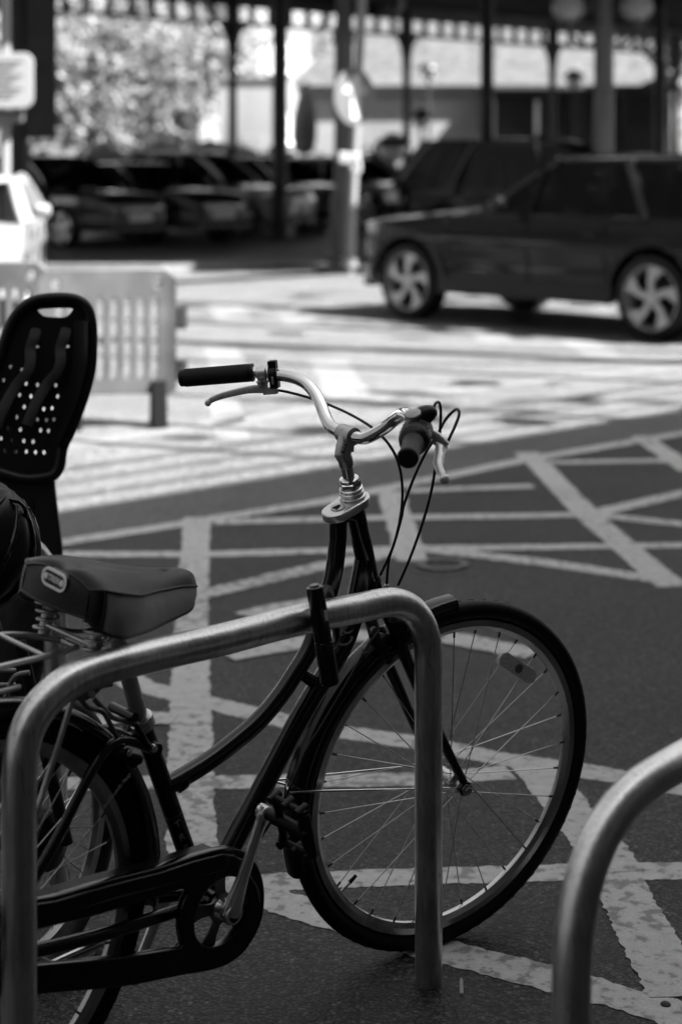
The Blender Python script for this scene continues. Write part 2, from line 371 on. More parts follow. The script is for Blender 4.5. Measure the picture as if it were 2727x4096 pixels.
#@@BIKE
# ================================================================== THE BLACK CITY BICYCLE
R0 = V((-.5691, 2.7129, .3458)); D, U, Nn = basis(.7894, -.0842)      # rear hub and frame axes (forward, up, right side)
F0 = V((.2027, 3.467, .3436)); fD, fU, fN = basis(.5859, -.1437)      # front hub, wheel turned in the head tube
def Fp(x, y, o=0): return R0+D*x+U*y+Nn*o
def Fpx(u, v, o=0): return onp(u, v, R0+Nn*o, Nn)
def Wpx(u, v, o=0): return onp(u, v, F0+fN*o, fN)
BK = root('bicycle', 'black city bicycle with silver handlebar and sprung saddle leaning on the stand', 'bicycle', (R0.x, R0.y, 0))
def TY(rt=.0175, n=16): return [(rt*sin(2*pi*k/n), rt*cos(2*pi*k/n)) for k in range(n)]
def wheel(c, b, name_label, hubr=.02, nsp=32, drum=False, phase=0., hubw=.05):
    W = (MB().torus(c, b, .331, TY(.0178), 128)).build('wheel', RUB, BK); W['label'] = name_label
    part_of(W, BK)
    # tread grooves
    tg = MB()
    for i in range(72):
        for s_ in (-1, 1):
            t = 2*pi*i/72+(.02 if s_ > 0 else 0); pr = []
            for q in range(5):
                tt = t+q*.012; ph = radians(8+q*13)*s_; rd = b[0]*cos(tt)+b[1]*sin(tt)
                pr.append(c+rd*(.331+cos(ph)*.0180)+b[2]*(sin(ph)*.0180))
            tg.tube(pr, .0007, 4)
    tg.build('tread', BLKM, W)
    rp = [(-.014, -.009), (-.012, -.0105), (.0, -.011), (.001, -.0098), (.001, .0098), (.0, .011), (-.012, .0105), (-.014, .009), (-.021, .0045), (-.022, 0), (-.021, -.0045)]
    MB().torus(c, b, .3125, rp, 128).build('rim', RIM, W, ang=25)
    # hub
    h = MB()
    if drum:
        h.lathe([(-.05, .012), (-.045, .03), (-.02, .03), (-.015, .02), (.015, .02), (.02, .028), (.05, .028), (.055, .012)], c, b[2], 28)
        h.build('hub', BLKM, W)
    else:
        h.lathe([(-.052, .008), (-.040, .009), (-.036, hubr), (-.032, hubr), (-.028, .012), (.028, .012), (.032, hubr), (.036, hubr), (.040, .009), (.052, .008)], c, b[2], 28)
        h.build('hub', ALU, W)
    sp = MB(); ni = MB()
    for i in range(nsp):
        side = 1 if i % 2 == 0 else -1; lead = 1 if (i//2) % 2 == 0 else -1
        a = 2*pi*i/nsp+phase; ha = a+lead*radians(68)
        h0 = c+b[2]*(side*.034)+(b[0]*cos(ha)+b[1]*sin(ha))*(hubr-.003)
        r0 = c+b[2]*(side*.003)+(b[0]*cos(a)+b[1]*sin(a))*.292
        sp.tube([h0, r0], .00105, 6); dr = (h0-r0).normalized()
        ni.tube([r0+dr*-.004, r0+dr*.011], .0021, 6)
    nf = len(sp.f); sp.add(ni.v, ni.f); so_ = sp.build('spokes', SPK, W); so_.data.materials.append(BLKM)
    for p_ in so_.data.polygons[nf:]: p_.material_index = 1
    return W
FW = wheel(F0, (fD, fU, fN), 'front wheel with clear spoke reflector', phase=.05)
RW = wheel(R0, (D, U, Nn), 'rear wheel behind the chain guard', drum=True, phase=.1)
# reflector clipped between the front spokes
rc = Wpx(2067, 2670, .012); rd_ = (rc-F0-fN*((rc-F0).dot(fN))).normalized(); rt_ = fN.cross(rd_).normalized()
ra = Wpx(2000, 2628, .012); rb_ = Wpx(2134, 2718, .012); rx = (rb_-ra); L_ = rx.length; rx = rx.normalized(); ry = fN.cross(rx)
REFL = mat('clear_reflector', .8, .45, 0, .6, 0, var=(260, .55, .95))
def rrect(w_, h_, r, n=6):
    out = []
    for cx, cy, a0 in ((w_/2-r, h_/2-r, 0), (-w_/2+r, h_/2-r, 90), (-w_/2+r, -h_/2+r, 180), (w_/2-r, -h_/2+r, 270)):
        out += [(cx+r*cos(radians(a0+90*i/n)), cy+r*sin(radians(a0+90*i/n))) for i in range(n+1)]
    return out
rf = plate('reflector', [[(x, y*(1-.5*(abs(x)/(L_/2))**3)) for x, y in rrect(L_, .036, .010)]], rc, rx, ry, .006, REFL, FW, .0015)
lens = MB(); lens.lathe([(0, .009), (.004, .009), (.0045, .007)], rc+fN*.003, fN, 20); part_of(rf, BK); lens.build('lens', DALU, rf)
# valve
va = radians(226); vd = fD*cos(va)+fU*sin(va); vb = F0+vd*.292
vb = onp(1362, 3570, F0, fN); vd = (vb-F0).normalized(); vb = F0+vd*.291
vm = MB().tube([vb, vb-vd*.022], .003, 10).tube([vb-vd*.008, vb-vd*.011], .0045, 10); vv = vm.build('valve', ALU, FW); part_of(vv, BK)
MB().tube([vb-vd*.022, vb-vd*.040], [.0042, .0032], 10).build('cap', BLKM, vv)
# ---- frame
BBc = Fp(.478, -.067)
fr = MB()
st_top = Fp(.323, .272); st_dir = (st_top-BBc).normalized()
fr.tube([BBc, st_top], .0158, 28)
fr.tube([BBc-Nn*.036, BBc+Nn*.036], .021, 28)
hd_t = Fp(.793, .568); hd_b = Fp(.846, .418); hdir = (hd_t-hd_b).normalized()
fr.tube([hd_t-hdir*.002, hd_t-hdir*.075], .0172, 28); fr.tube([hd_t-hdir*.073, hd_b], .0182, 28)
dt = [Fpx(u, v) for u, v in [(926, 3383), (1207, 2857), (1386, 2545)]]
dt = [BBc]+dt+[hd_b+hdir*.045]
fr.tube(spl(dt, 5), .0188, 28)
tt = [hd_t-hdir*.022-D*.012-Nn*0]+[Fpx(u, v) for u, v in [(1358, 2060), (1350, 2162), (1339, 2264), (1320, 2350), (1292, 2440), (1240, 2590), (1180, 2692), (1115, 2788), (1028, 2889), (905, 2993), (815, 3058), (705, 3124), (655, 3148)]]
fr.tube(spl(tt, 6), .0162, 28)
fr.tube([Fpx(1206, 2696), Fpx(1290, 2752)], .011, 18)
fr.tube([Fpx(735, 3105), Fpx(722, 3120), Fpx(700, 3140)], [.0165, .0185, .0165], 24)
# chain stays and seat stays with dropouts
for s_ in (1, -1):
    fr.tube(spl([BBc+Nn*(.020*s_)-D*.01, Fp(.36, -.052, .035*s_), Fp(.2, -.028, .058*s_), Fp(0.01, -.002, .064*s_)], 6), [.011]*19, 16)
    fr.tube(spl([Fpx(600, 2990, 0)+Nn*(.018*s_), Fp(.235, .262, .032*s_), Fp(.12, .14, .052*s_), Fp(0, .004, .064*s_)], 6), .0085, 16)
    fr.box(Fp(0, 0, .066*s_), (.05, .04, .006), (D, U, Nn))
fr.tube([Fp(.285, .295, -.03), Fp(.285, .295, .03)], .008, 14)
FRM = fr.build('frame', BLK, BK); part_of(FRM, BK)
# decals
def on_tube(p, ax, r, to_cam=None):
    tc = ((to_cam or (EYE-p)).normalized()); n_ = (tc-ax*tc.dot(ax)).normalized(); return p+n_*r, n_
o_, n_ = on_tube(Fpx(738, 3330), st_dir, .0162, EYE-Fpx(738, 3330)+D*1.2)
for i, ch in enumerate('TREK'):
    p = Fpx(*[(692, 3282), (708, 3332), (724, 3380), (742, 3425)][i]); p2, n_ = on_tube(p, st_dir, .0163, (EYE-p).normalized()*1.0+D*.30+Nn*.1)
    ex_ = st_dir.cross(n_).normalized()
    text('decal', ch, .018, p2, ex_, st_dir, TEXTM, FRM, .0002, wrap=None)
rg = MB(); pr = Fpx(672, 3266)
rg.lathe([(-.001, .0160), (0, .0163), (.001, .0160)], BBc+st_dir*((pr-BBc).dot(st_dir)), st_dir, 28, cap=False); rg.build('ring_decal', TEXTD, FRM)
rg = MB(); pr = Fpx(640, 3005); pq, pn = on_tube(BBc+st_dir*((pr-BBc).dot(st_dir)), st_dir, .0162, (EYE-pr).normalized()+D*.6)
text('decal', 'Cocoa', .034, *(lambda p, ax: (on_tube(p, ax, .0193)[0], ax, -ax.cross(on_tube(p, ax, .02)[1]).normalized()*-1))(Fpx(1402, 2512), (Fpx(1475, 2400)-Fpx(1300, 2700)).normalized()), TEXTD, FRM, .0002, shear=.35)
# writing along the seat stays
for s_, u1, v1, u2, v2, o_ in ((1, 395, 3255, 525, 3088, .045), (-1, 245, 3190, 322, 3122, -.052)):
    a_ = Fpx(u1, v1, o_); b_ = Fpx(u2, v2, o_); ax = (b_-a_).normalized(); mid = (a_+b_)/2; q, n_ = on_tube(mid, ax, .0098)
    text('slogan', "women's specific design", (b_-a_).length/10.6, q, ax, n_.cross(ax), TEXTM, FRM, .0001)
# ---- seat post, clamp, saddle
sp_top = Fp(.262, .432)
sp_dir = (sp_top-st_top).normalized()
MB().tube([st_top-sp_dir*.02, sp_top-sp_dir*.0], .0136, 28).tube([sp_top-sp_dir*.002, sp_top+sp_dir*.025], .011, 20).build('seat_post', ALUM, BK)
cl = MB().lathe([(-.012, .0158), (-.012, .0215), (.008, .0215), (.010, .0195), (.010, .014)], st_top, st_dir, 36)
cl.box(st_top-D*.026+Nn*.004, (.018, .014, .016), (D, Nn, U)); clo = cl.build('seat_clamp', ALU, BK, bevel=.0015); part_of(clo, BK)
MB().tube([st_top-D*.028-Nn*.012, st_top-D*.028+Nn*.022], .004, 12).build('bolt', CHR, clo)
# saddle: loft in saddle axes sx forward, sy right, sz up
sO = Fp(.260, .538); tilt = radians(-9)
SXa = (D*cos(tilt)+U*sin(tilt)).normalized(); SYa = Nn; SZa = (U*cos(tilt)-D*sin(tilt)).normalized()
def sad(x, y, z): return sO+SXa*x+SYa*y+SZa*z
#        x, half width, crown z, edge z, bottom z, bottom half width
SEC = [(-.118, .080, -.004, -.016, -.058, .082), (-.108, .098, .006, -.012, -.070, .100), (-.085, .106, .010, -.014, -.078, .110), (-.055, .102, .008, -.018, -.082, .110), (-.025, .094, .004, -.022, -.081, .100),
       (.005, .077, .0, -.024, -.080, .088), (.035, .061, -.002, -.025, -.078, .074), (.07, .048, -.004, -.025, -.074, .059), (.105, .038, -.004, -.024, -.070, .046), (.135, .032, -.004, -.025, -.064, .036), (.152, .024, -.008, -.027, -.058, .024), (.160, .013, -.016, -.030, -.052, .013), (.163, .003, -.024, -.034, -.046, .003)]
def secs():
    ks = [V((s[0], s[1], s[2])) for s in SEC]; k2 = [V((s[3], s[4], s[5])) for s in SEC]
    return list(zip(spl(ks, 4), spl(k2, 4)))
top = []; side = {1: [], -1: []}; edge = {1: [], -1: []}; bot = {1: [], -1: []}
for k1, k2 in secs():
    x, hw, zt = k1; ze, zb, bw_ = k2; row = []
    for i in range(-8, 9):
        q = i/8; z = ze+(zt-ze)*(1-abs(q)**2.6)-.006*max(0, 1-abs(q)*3)*(1 if x < .1 else 0)
        row.append(sad(x, hw*q*(1 if abs(q) < 1 else 1), z))
    top.append(row)
    for s_ in (1, -1):
        col = []
        for j in range(8):
            q = j/7; col.append(sad(x, s_*(hw+(bw_-hw)*q+.004*sin(pi*q)), ze+(zb-ze)*q))
        side[s_].append(col); edge[s_].append(col[0]); bot[s_].append(col[-1])
SD = MB().grid(top).build('saddle', FABT, BK, ang=60); part_of(SD, BK)
# rear panel: between the two rear side columns, bulging backwards
rp_ = []
L0 = side[-1][0]; Rr0 = side[1][0]
for j in range(8):
    row = []
    for i in range(17):
        q = i/16; lowp = L0[7].lerp(Rr0[7], q); p = top[0][i].lerp(lowp, j/7)-SXa*(.012*sin(pi*q)*sin(pi*.5*min(1, j/2)))
        row.append(p)
    rp_.append(row)
MB().grid(rp_).build('rear_panel', FABT, SD)
# rear quarter panels (dark) run to x=-.05, light side panels beyond
nq = 5
for s_ in (1, -1):
    MB().grid(side[s_][:nq+1]).build('quarter_panel', FABT, SD)
    MB().grid(side[s_][nq:]).build('side_panel', FABS, SD)
# underside
un = MB(); un.grid([[b1.lerp(b2, q/6)+SZa*(.02*sin(pi*q/6)) for q in range(7)] for b1, b2 in zip(bot[1], bot[-1])]); un.build('saddle_shell', BLKM, SD)
pip = MB()
for s_ in (1, -1):
    pip.tube(edge[s_], .0022, 8); pip.tube(bot[s_], .0026, 8); pip.tube(side[s_][nq], .0026, 8)
pip.tube([r_ for r_ in rp_[0]], .0022, 8); pip.tube([r_ for r_ in rp_[-1]], .0024, 8); pip.tube([side[1][-1][i] for i in range(8)], .002, 8)
pip.build('piping', PLA, SD)

# badge on the rear panel
bp_ = onp(222, 2318, sad(-.1275, 0, 0), SXa); bex = (Nn-SZa*.06).normalized(); bez = -SXa; bey = bez.cross(bex)
bdir = (bex).normalized()
BADGE = mat('badge_silver', .75, .4, 0); BDK = mat('badge_field', .012, .5)
bpl = plate('badge', [rrect(.060, .026, .013, 8)], bp_-bez*.0045, bex, bey, .012, BDK, SD, .0008); part_of(bpl, BK)
plate('badge_rim', [rrect(.062, .028, .014, 8), rrect(.055, .021, .0105, 8)], bp_+bez*.0022, bex, bey, .0012, BADGE, bpl, .0005)
for q in (-1, 1): MB().lathe([(0, .0052), (.0012, .005), (.0016, .0035)], bp_+bex*(.0205*q)+bez*.0025, bez, 20).build('rivet', BADGE, bpl)
text('lettering', 'TREK', .0130, bp_+bez*.0024, bex, bey, BADGE, bpl, .0006)
# dimples buttoned into the light side panel
for u, v in [(547, 2427), (622, 2426), (700, 2428)][:0]: pass
# springs
for k, (x, y) in enumerate(((-.075, .062), (-.075, -.062))):
    sp_ = MB(); top_ = sad(x, y, -.052); pts = []
    for i in range(110):
        t = i/109; a = t*2*pi*5; r = .026-.012*min(1, t*1.25)+(.004 if t > .85 else 0)
        pts.append(top_+(SXa*cos(a)+SYa*sin(a))*r-SZa*(.066*t))
    sp_.tube(pts, .0026, 8); sp_.tube([top_-SZa*.034, top_-SZa*.072], .010, 14)
    sp_.build('spring', ALUM, SD)
rl = MB()
for s_ in (1, -1):
    rl.tube(spl([sad(-.078, .062*s_, -.108), sad(-.03, .035*s_, -.112), sad(.01, .022*s_, -.100), sad(.06, .018*s_, -.085), sad(.13, .010*s_, -.045)], 5), .0035, 8)
rl.tube([sad(-.078, .062, -.106), sad(-.078, -.062, -.106)], .004, 8); rl.build('rail', ALUM, SD)
cpl = MB().tube([sp_top+sp_dir*.012-Nn*.024, sp_top+sp_dir*.012+Nn*.024], .015, 20).tube([sp_top+sp_dir*.012-Nn*.032, sp_top+sp_dir*.012+Nn*.034], .0065, 6)
cpl.build('saddle_clamp', ALUM, SD)
# ---- rear mudguard, rear carrier, brake
def fender(c, b, R_, w_, a0, a1, m, name, par, n=60, drop=.012):
    pr = []
    for k in range(13):
        q = -1+2*k/12; pr.append((drop*(sqrt(max(0, 1-(abs(q)**3)))-1)*1.6, w_/2*q))
    pr2 = [(p[0]-.0012, p[1]*.97) for p in pr][::-1]
    o = MB().torus(c, b, R_, pr+pr2, n, radians(a0), radians(a1)).build(name, m, par, ang=50); part_of(o, BK); return o
RF = fender(R0, (D, U, Nn), .372, .052, -8, 205, BLK, 'rear_mudguard', BK)
st = MB().tube([Fpx(300, 2768, .05), Fp(0, .01, .072)], .0048, 12)
st.tube([Fpx(275, 2762, -.05), Fp(0, .01, -.072)], .0048, 12)
CRr = root
cr = MB()
for s_ in (1, -1): cr.tube(fillet([Fp(-.40, .445, .06*s_), Fp(.10, .445, .06*s_), Fp(.17, .43, .02*s_)], .05), .005, 10)
for x_ in (-.36, -.24, -.12, .0, .08): cr.tube([Fp(x_, .445, .06), Fp(x_, .445, -.06)], .004, 10)
cr.tube([Fp(.17, .43, .02), Fp(.17, .43, -.02)], .005, 10)
cr.tube(fillet([Fp(-.36, .405, .055), Fp(.04, .405, .055)], .02), .004, 10)
cr.tube(fillet([Fp(-.2, .405, .055), Fp(-.16, .45, .055), Fp(-.05, .45, -.02)], .02), .0045, 10)
CA = cr.build('rear_carrier', ALUM, BK); part_of(CA, BK)
st.build('carrier_strut', ALUM, CA)
pl = [Fpx(u, v, .045) for u, v in [(268, 2760), (275, 2738), (330, 2728), (450, 2728), (447, 2745), (405, 2752), (380, 2778), (345, 2800), (268, 2800)]]
MB().prism(pl, Nn*.003).build('bracket', DALU, CA, bevel=.0006)
for u, v in ((281, 2779), (365, 2777)):
    q = Fpx(u, v, .048); MB().lathe([(0, .0065), (.004, .006), (.005, .0035)], q, Nn, 16).build('bolt', ALUM, CA)
st2 = MB().tube(fillet([Fpx(320, 2790, .045), Fpx(350, 2832, .045), Fpx(412, 2842, .045), Fpx(468, 2945, .03)], .012), .0042, 10)
st2.tube(fillet([Fpx(372, 2790, .045), Fpx(450, 2872, .03), Fpx(548, 2894, .01)], .015), .0045, 10); st2.build('stay', DALU, CA)
bk = MB()
bk.tube(spl([Fpx(540, 2890, .02), Fpx(565, 2930, .025), Fpx(590, 2975, .03), Fpx(612, 2992, .035)], 5), [.007]*16, 12, sx=.6)
bk.tube(spl([Fpx(540, 2955, .02), Fpx(495, 2968, .025), Fpx(465, 2995, .03), Fpx(478, 3015, .03), Fpx(560, 3040, .03)], 5), .0075, 12)
bk.tube([Fpx(475, 2945, .02), Fpx(525, 2965, .02)], .007, 12); bk.tube([Fpx(462, 2990, .03), Fpx(540, 3050, .02)], [.006, .009], 12)
bk.lathe([(-.01, .011), (.012, .011)], Fpx(612, 2992, .02), Nn, 16)
BR = bk.build('rear_brake', BLKM, BK); part_of(BR, BK)
for u, v in ((610, 2991), (509, 3006)): MB().lathe([(0, .0062), (.006, .006), (.0075, .003)], Fpx(u, v, .036), Nn, 16).build('bolt', CHR, BR)
# ---- chain guard with its round window
CO = 0.062
def cg(pts): return [((onp(x/1.30667, 3000+y/1.30667, R0+Nn*CO, Nn)-R0).dot(D), (onp(x/1.30667, 3000+y/1.30667, R0+Nn*CO, Nn)-R0).dot(U)) for x, y in pts]
def sm2(pts, k=4, closed=True): return [(p.x, p.y) for p in spl([V((a, b, 0)) for a, b in pts], k, closed)]
outer = cg([(-560, 1010), (-300, 890), (0, 815), (270, 775), (560, 690), (830, 622), (1000, 565), (1140, 525), (1210, 522), (1280, 545), (1335, 610), (1364, 700), (1368, 800), (1350, 900), (1300, 1000), (1235, 1075), (1130, 1130), (940, 1165), (640, 1222), (190, 1262), (-200, 1290), (-520, 1300), (-620, 1200)])
wc = cg([(1153, 842)])[0]; win = [(wc[0]+.0625*cos(2*pi*i/48), wc[1]+.0610*sin(2*pi*i/48)) for i in range(48)]
h2 = cg([(-420, 1120), (-100, 1010), (190, 925), (500, 850), (830, 752), (940, 716), (978, 716), (990, 745), (968, 790), (950, 850), (946, 930), (955, 985), (960, 1020), (935, 1045), (700, 1083), (450, 1110), (190, 1135), (-200, 1160), (-400, 1170)])
CG = plate('chain_guard', [sm2(outer, 3), sm2([win[i] for i in range(0, 48)], 1), h2], R0+Nn*(CO-.004), D, U, .010, BLK, BK, .0035, smooth=True); part_of(CG, BK)
# raised upper band, sloping top flange and pin-line
tb = cg([(-300, 900), (0, 830), (270, 790), (560, 705), (830, 637), (1000, 580), (1140, 543), (1200, 545), (1250, 575), (1270, 600), (1180, 605), (1000, 650), (600, 745), (290, 845), (-100, 930)])
plate('raised_band', [tb], R0+Nn*(CO+.004), D, U, .008, BLK, CG, .003, smooth=True)
fl = [R0+D*a+U*b+Nn*(CO-.002) for a, b in cg([(-200, 858), (0, 808), (270, 770), (560, 686), (830, 618), (1000, 562), (1135, 521)])]
MB().grid([fl, [p-Nn*.034-U*.002 for p in fl]]).build('top_flange', PLA, CG)
ln = [R0+D*a+U*b+Nn*(CO+.0055) for a, b in cg([(290, 848), (600, 762), (830, 700), (1000, 655), (1120, 618), (1190, 605), (1245, 607), (1290, 650), (1330, 720), (1342, 790)])]
MB().tube(spl(ln, 4), .0024, 8).build('trim_line', DALU, CG)
orn = MB()
for k, (x_, y_) in enumerate([(745, 690), (775, 683), (806, 676), (838, 668), (870, 660)]):
    c_ = cg([(x_, y_)])[0]
    for q in range(2):
        pts = [R0+D*(c_[0]+(.008-.0011*i*.9)*cos(i*.8+q*pi+k))+U*(c_[1]+(.008-.0011*i*.9)*sin(i*.8+q*pi+k))+Nn*(CO+.0088) for i in range(8)]
        orn.tube(spl(pts, 3), .0008, 6)
orn.build('ornament', TEXTD, CG)
# ---- chainring spider, cranks, pedals
CRK = Fpx(923.7, 3651, .085); BB1 = BBc+Nn*.052
cs = MB(); cs.lathe([(-.004, .026), (.004, .026), (.008, .018), (.020, .015)], BB1, Nn, 24)
cra = Fpx(1069, 3258, .09)-Fpx(923.7, 3651, .09); cang = atan2(cra.dot(U), cra.dot(D))
for i in range(5):
    a = radians(100+72*i); e = D*cos(a)+U*sin(a); s2 = Nn.cross(e)
    pts = [(.010, .017), (.028, .010), (.045, .011), (.074, .020), (.074, -.020), (.045, -.011), (.028, -.010), (.010, -.017)]
    cs.prism([BB1+e*p[0]+s2*p[1]-Nn*.002 for p in pts], Nn*.004)
CS = cs.build('chainring', DALU, BK, bevel=.001); part_of(CS, BK)
cr_ = MB(); cr_.torus(BBc+Nn*.050, (D, U, Nn), .0715, [(.004, -.002), (.004, .002), (-.004, .002), (-.004, -.002)], 60); cr_.build('chain', BLKM, CS)
def crank(hub, end, nn, nm='crank_arm'):
    L = end-hub; m_ = MB(); ax = L.normalized()
    pts = [hub-ax*.004, hub+L*.06, hub+L*.16, hub+L*.3, hub+L*.5, hub+L*.75, hub+L*.9, hub+L*.97, end+ax*.010]
    m_.tube(spl(pts, 4), [(.0200, .0200, .0175, .0138, .0118, .0112, .0122, .0138, .0125)[min(8, int(i/4))]*(1-(i % 4)/4)+(.0200, .0200, .0175, .0138, .0118, .0112, .0122, .0138, .0125)[min(8, int(i/4)+1)]*((i % 4)/4) for i in range(33)], 20, sx=.62, ref=nn)
    m_.lathe([(-.022, .0185), (.006, .0190), (.010, .0175), (.0105, .013), (.007, .0125)], hub, nn, 30)
    m_.lathe([(-.010, .0125), (.006, .0130), (.009, .011)], end, nn, 24)
    o = m_.build(nm, CRM, BK, ang=60); part_of(o, BK); return o
cend = Fpx(1058, 3250, .095)
C1 = crank(Fpx(923.7, 3651, .085), cend, Nn)
MB().lathe([(0, .0118), (.002, .0118), (.002, .006), (.0005, .0058)], Fpx(923.7, 3651, .085)+Nn*.0085, Nn, 24).build('crank_bolt', BLKM, C1)
C2 = crank(BBc-Nn*.078, BBc-Nn*.090-(cend-Fpx(923.7, 3651, .095)).normalized()*.17, -Nn)
def pedal(c, out, par, rot):
    """platform pedal with caged bars; out = spindle direction"""
    fx = (D*cos(rot)+U*sin(rot)); fy = out.cross(fx); m_ = MB()
    m_.lathe([(0, .0095), (.018, .0095), (.020, .012), (.085, .010), (.10, .008)], c, out, 20)
    for s_ in (1, -1):
        a_ = c+out*.024+fx*(.044*s_); b_ = c+out*.104+fx*(.040*s_)
        m_.tube([a_, b_], .0062, 12)
        for q in (.03, .062, .094): m_.tube([c+out*q+fx*(.044*s_)-fy*.012, c+out*q+fx*(.044*s_)+fy*.012], .0072, 12)
        m_.tube(spl([c+out*.030, c+out*.034+fx*(.022*s_), c+out*.026+fx*(.044*s_)], 4), .0075, 12)
        m_.tube(spl([c+out*.090, c+out*.090+fx*(.022*s_), c+out*.1+fx*(.042*s_)], 4), .0075, 12)
    m_.tube([c+out*.104+fx*.040, c+out*.104-fx*.040], .006, 12)
    return m_
PE = pedal(cend+Nn*.006, Nn, None, radians(108)).build('pedal', PLA, BK, ang=50); part_of(PE, BK)
pedal(BBc-Nn*.100-(cend-Fpx(923.7, 3651, .095)).normalized()*.17, -Nn, None, radians(10)).build('pedal', PLA, BK)
# kick stand folded along the chain stay, lower run of chain tube
ks = MB().tube([Fp(.08, -.13, -.02)*0+Fpx(150, 3882, .03), Fpx(400, 3772, .01)], [.0065, .0075], 14); KO = ks.build('kickstand', CHR, BK)
# ---- fork, headset, stem
fk = MB(); ccrown = hd_b-hdir*.012+D*.002
for s_ in (1, -1):
    if s_ > 0: pts = [ccrown+fN*.012, Wpx(1585, 2525, .036), Wpx(1625, 2640, .038), Wpx(1700, 2810, .040), Wpx(1770, 2965, .045), Wpx(1825, 3075, .050), Wpx(1862, 3145, .055)]
    else: pts = [ccrown-fN*.012]+[Wpx(1585, 2525, .036)-fN*.088, Wpx(1625, 2640, .038)-fN*.092, Wpx(1700, 2810, .040)-fN*.094, Wpx(1770, 2965, .045)-fN*.098, Wpx(1825, 3075, .050)-fN*.104, Wpx(1862, 3145, .055)-fN*.110]
    sp6 = spl(pts, 5); fk.tube(sp6, [.0145-.0070*i/(len(sp6)-1) for i in range(len(sp6))], 22)
    fk.lathe([(-.004, .014), (.004, .014)], F0+fN*(.058*s_), fN, 20)
fk.tube([ccrown+hdir*.02, ccrown-hdir*.028], .0185, 24)
FKo = fk.build('fork', BLK, BK); part_of(FKo, BK)
nb = MB()
for s_ in (1, -1):
    nb.lathe([(0, .011), (.006, .011), (.0065, .0075), (.012, .0075), (.013, .004)], F0+fN*(.061*s_), fN, 6)
nb.build('axle_nut', DALU, FKo)
hs = MB(); hp = hd_b
hs.lathe([(-.016, .0195), (-.006, .0195), (-.006, .0215), (0, .0215), (.0, .019)], hd_b, hdir, 30); hs.build('lower_headset', BLKM, FKo)
# polished plate joining head tube and upper tube
ph = hd_t; hx = (D-hdir*D.dot(hdir)).normalized(); hy = hdir.cross(hx)
c1, c2 = -.046, .0; out_ = []
for i in range(17): a = radians(90+180*i/16); out_.append((c1+.0225*cos(a), .0225*sin(a)))
for i in range(17): a = radians(-90+180*i/16); out_.append((c2+.027*cos(a), .027*sin(a)))
HP = plate('head_plate', [out_], ph+hdir*.003, hx, hy, .010, ALU, BK, .003, smooth=True); part_of(HP, BK)
em = plate('emblem', [ell(-.040, 0, .012, .0125, 20)], ph+hdir*.0115, hx, hy, .0012, ALUM, HP, .0006)
emr = MB()
for k in range(-2, 3): emr.tube([ph+hdir*.0135+hx*(-.034)+hy*(.0008*k), ph+hdir*.0135+hx*(-.048)+hy*(.0030*k)], .0006, 6)
part_of(em, BK); emr.build('emblem_ray', BLKM, em)
hh = MB(); hh.lathe([(.006, .0235), (.012, .0245), (.016, .0235), (.017, .0215), (.019, .0215), (.021, .0225), (.024, .0225), (.026, .0205), (.028, .0215), (.031, .0215), (.033, .0190), (.036, .0190)], ph, hdir, 36)
hh.build('headset_cup', ALU, HP)
MB().lathe([(.034, .0190), (.035, .0205), (.043, .0205), (.045, .0185)], ph, hdir, 6, cap=True).build('locknut', CHR, HP, smooth=False)
MB().lathe([(.044, .0175), (.046, .0180), (.050, .0175), (.051, .0145)], ph, hdir, 30).build('washer', CHR, HP)
bY, bL = .6185, -.081; bD, bU, bN = basis(bY, bL); BC = V((.012, 3.215, 1.039))
def Bp(b, l, z): return BC-bD*b+bN*l+bU*z          # b back, l right, z up
q_top = Fpx(1352, 1822)
SM = MB().tube([ph+hdir*.03, ph+hdir*.100], .0112, 28).build('quill', CHR, BK); part_of(SM, BK)
stt = ph+hdir*.100-hx*.004
sm_ = MB().tube([ph+hdir*.074, ph+hdir*.078, ph+hdir*.088, stt+hdir*.002, stt+hdir*.009], [.0122, .0132, .0138, .0150, .0118], 28)
sm_.tube(spl([stt-hdir*.001, stt.lerp(BC, .4)+hdir*.003, stt.lerp(BC, .8)+hdir*.004, BC+bU*.002], 5), [.0148]*6+[.0140]*5+[.0146, .015, .0155, .016, .016], 24)
sm_.tube([BC-bN*.019, BC+bN*.019], .0162, 30)
sm_.box(BC-bU*.020-bD*.004, (.020, .026, .018), (bD, bN, bU))
SMo = sm_.build('stem', ALUM, BK, ang=55); part_of(SMo, BK)
MB().lathe([(.0085, .0085), (.0100, .0085), (.0100, .0055), (.006, .005)], stt, hdir, 20).build('stem_bolt', BLKM, SMo)
sdirn = (BC-stt).normalized(); sq, sn = on_tube(stt.lerp(BC, .5), sdirn, .0152)
text('lettering', 'KALIN', .011, sq+sn*.0002, sdirn, sn.cross(sdirn), BLKM, SMo, .0003)
prof = [(0, 0, 0), (0, .03, .001), (0, .055, .006), (-.004, .08, .020), (-.009, .1, .034), (-.010, .12, .050), (-.006, .145, .065), (.003, .17, .072), (.015, .2, .073), (.036, .25, .071), (.137, .3515, .0485)]
def half(s_): return spl([Bp(b, l*s_, z) for b, l, z in prof], 5)
HB = MB().tube(half(-1)[::-1]+half(1)[1:], .0113, 28).build('handlebar', CHR, BK); part_of(HB, BK)
def onbar(s_, t):   # point & direction on the straight grip section, t in metres back from the grip end
    e = Bp(.137, .3515*s_, .0485); a = Bp(.036, .25*s_, .071); ax = (a-e).normalized(); return e+ax*t, ax
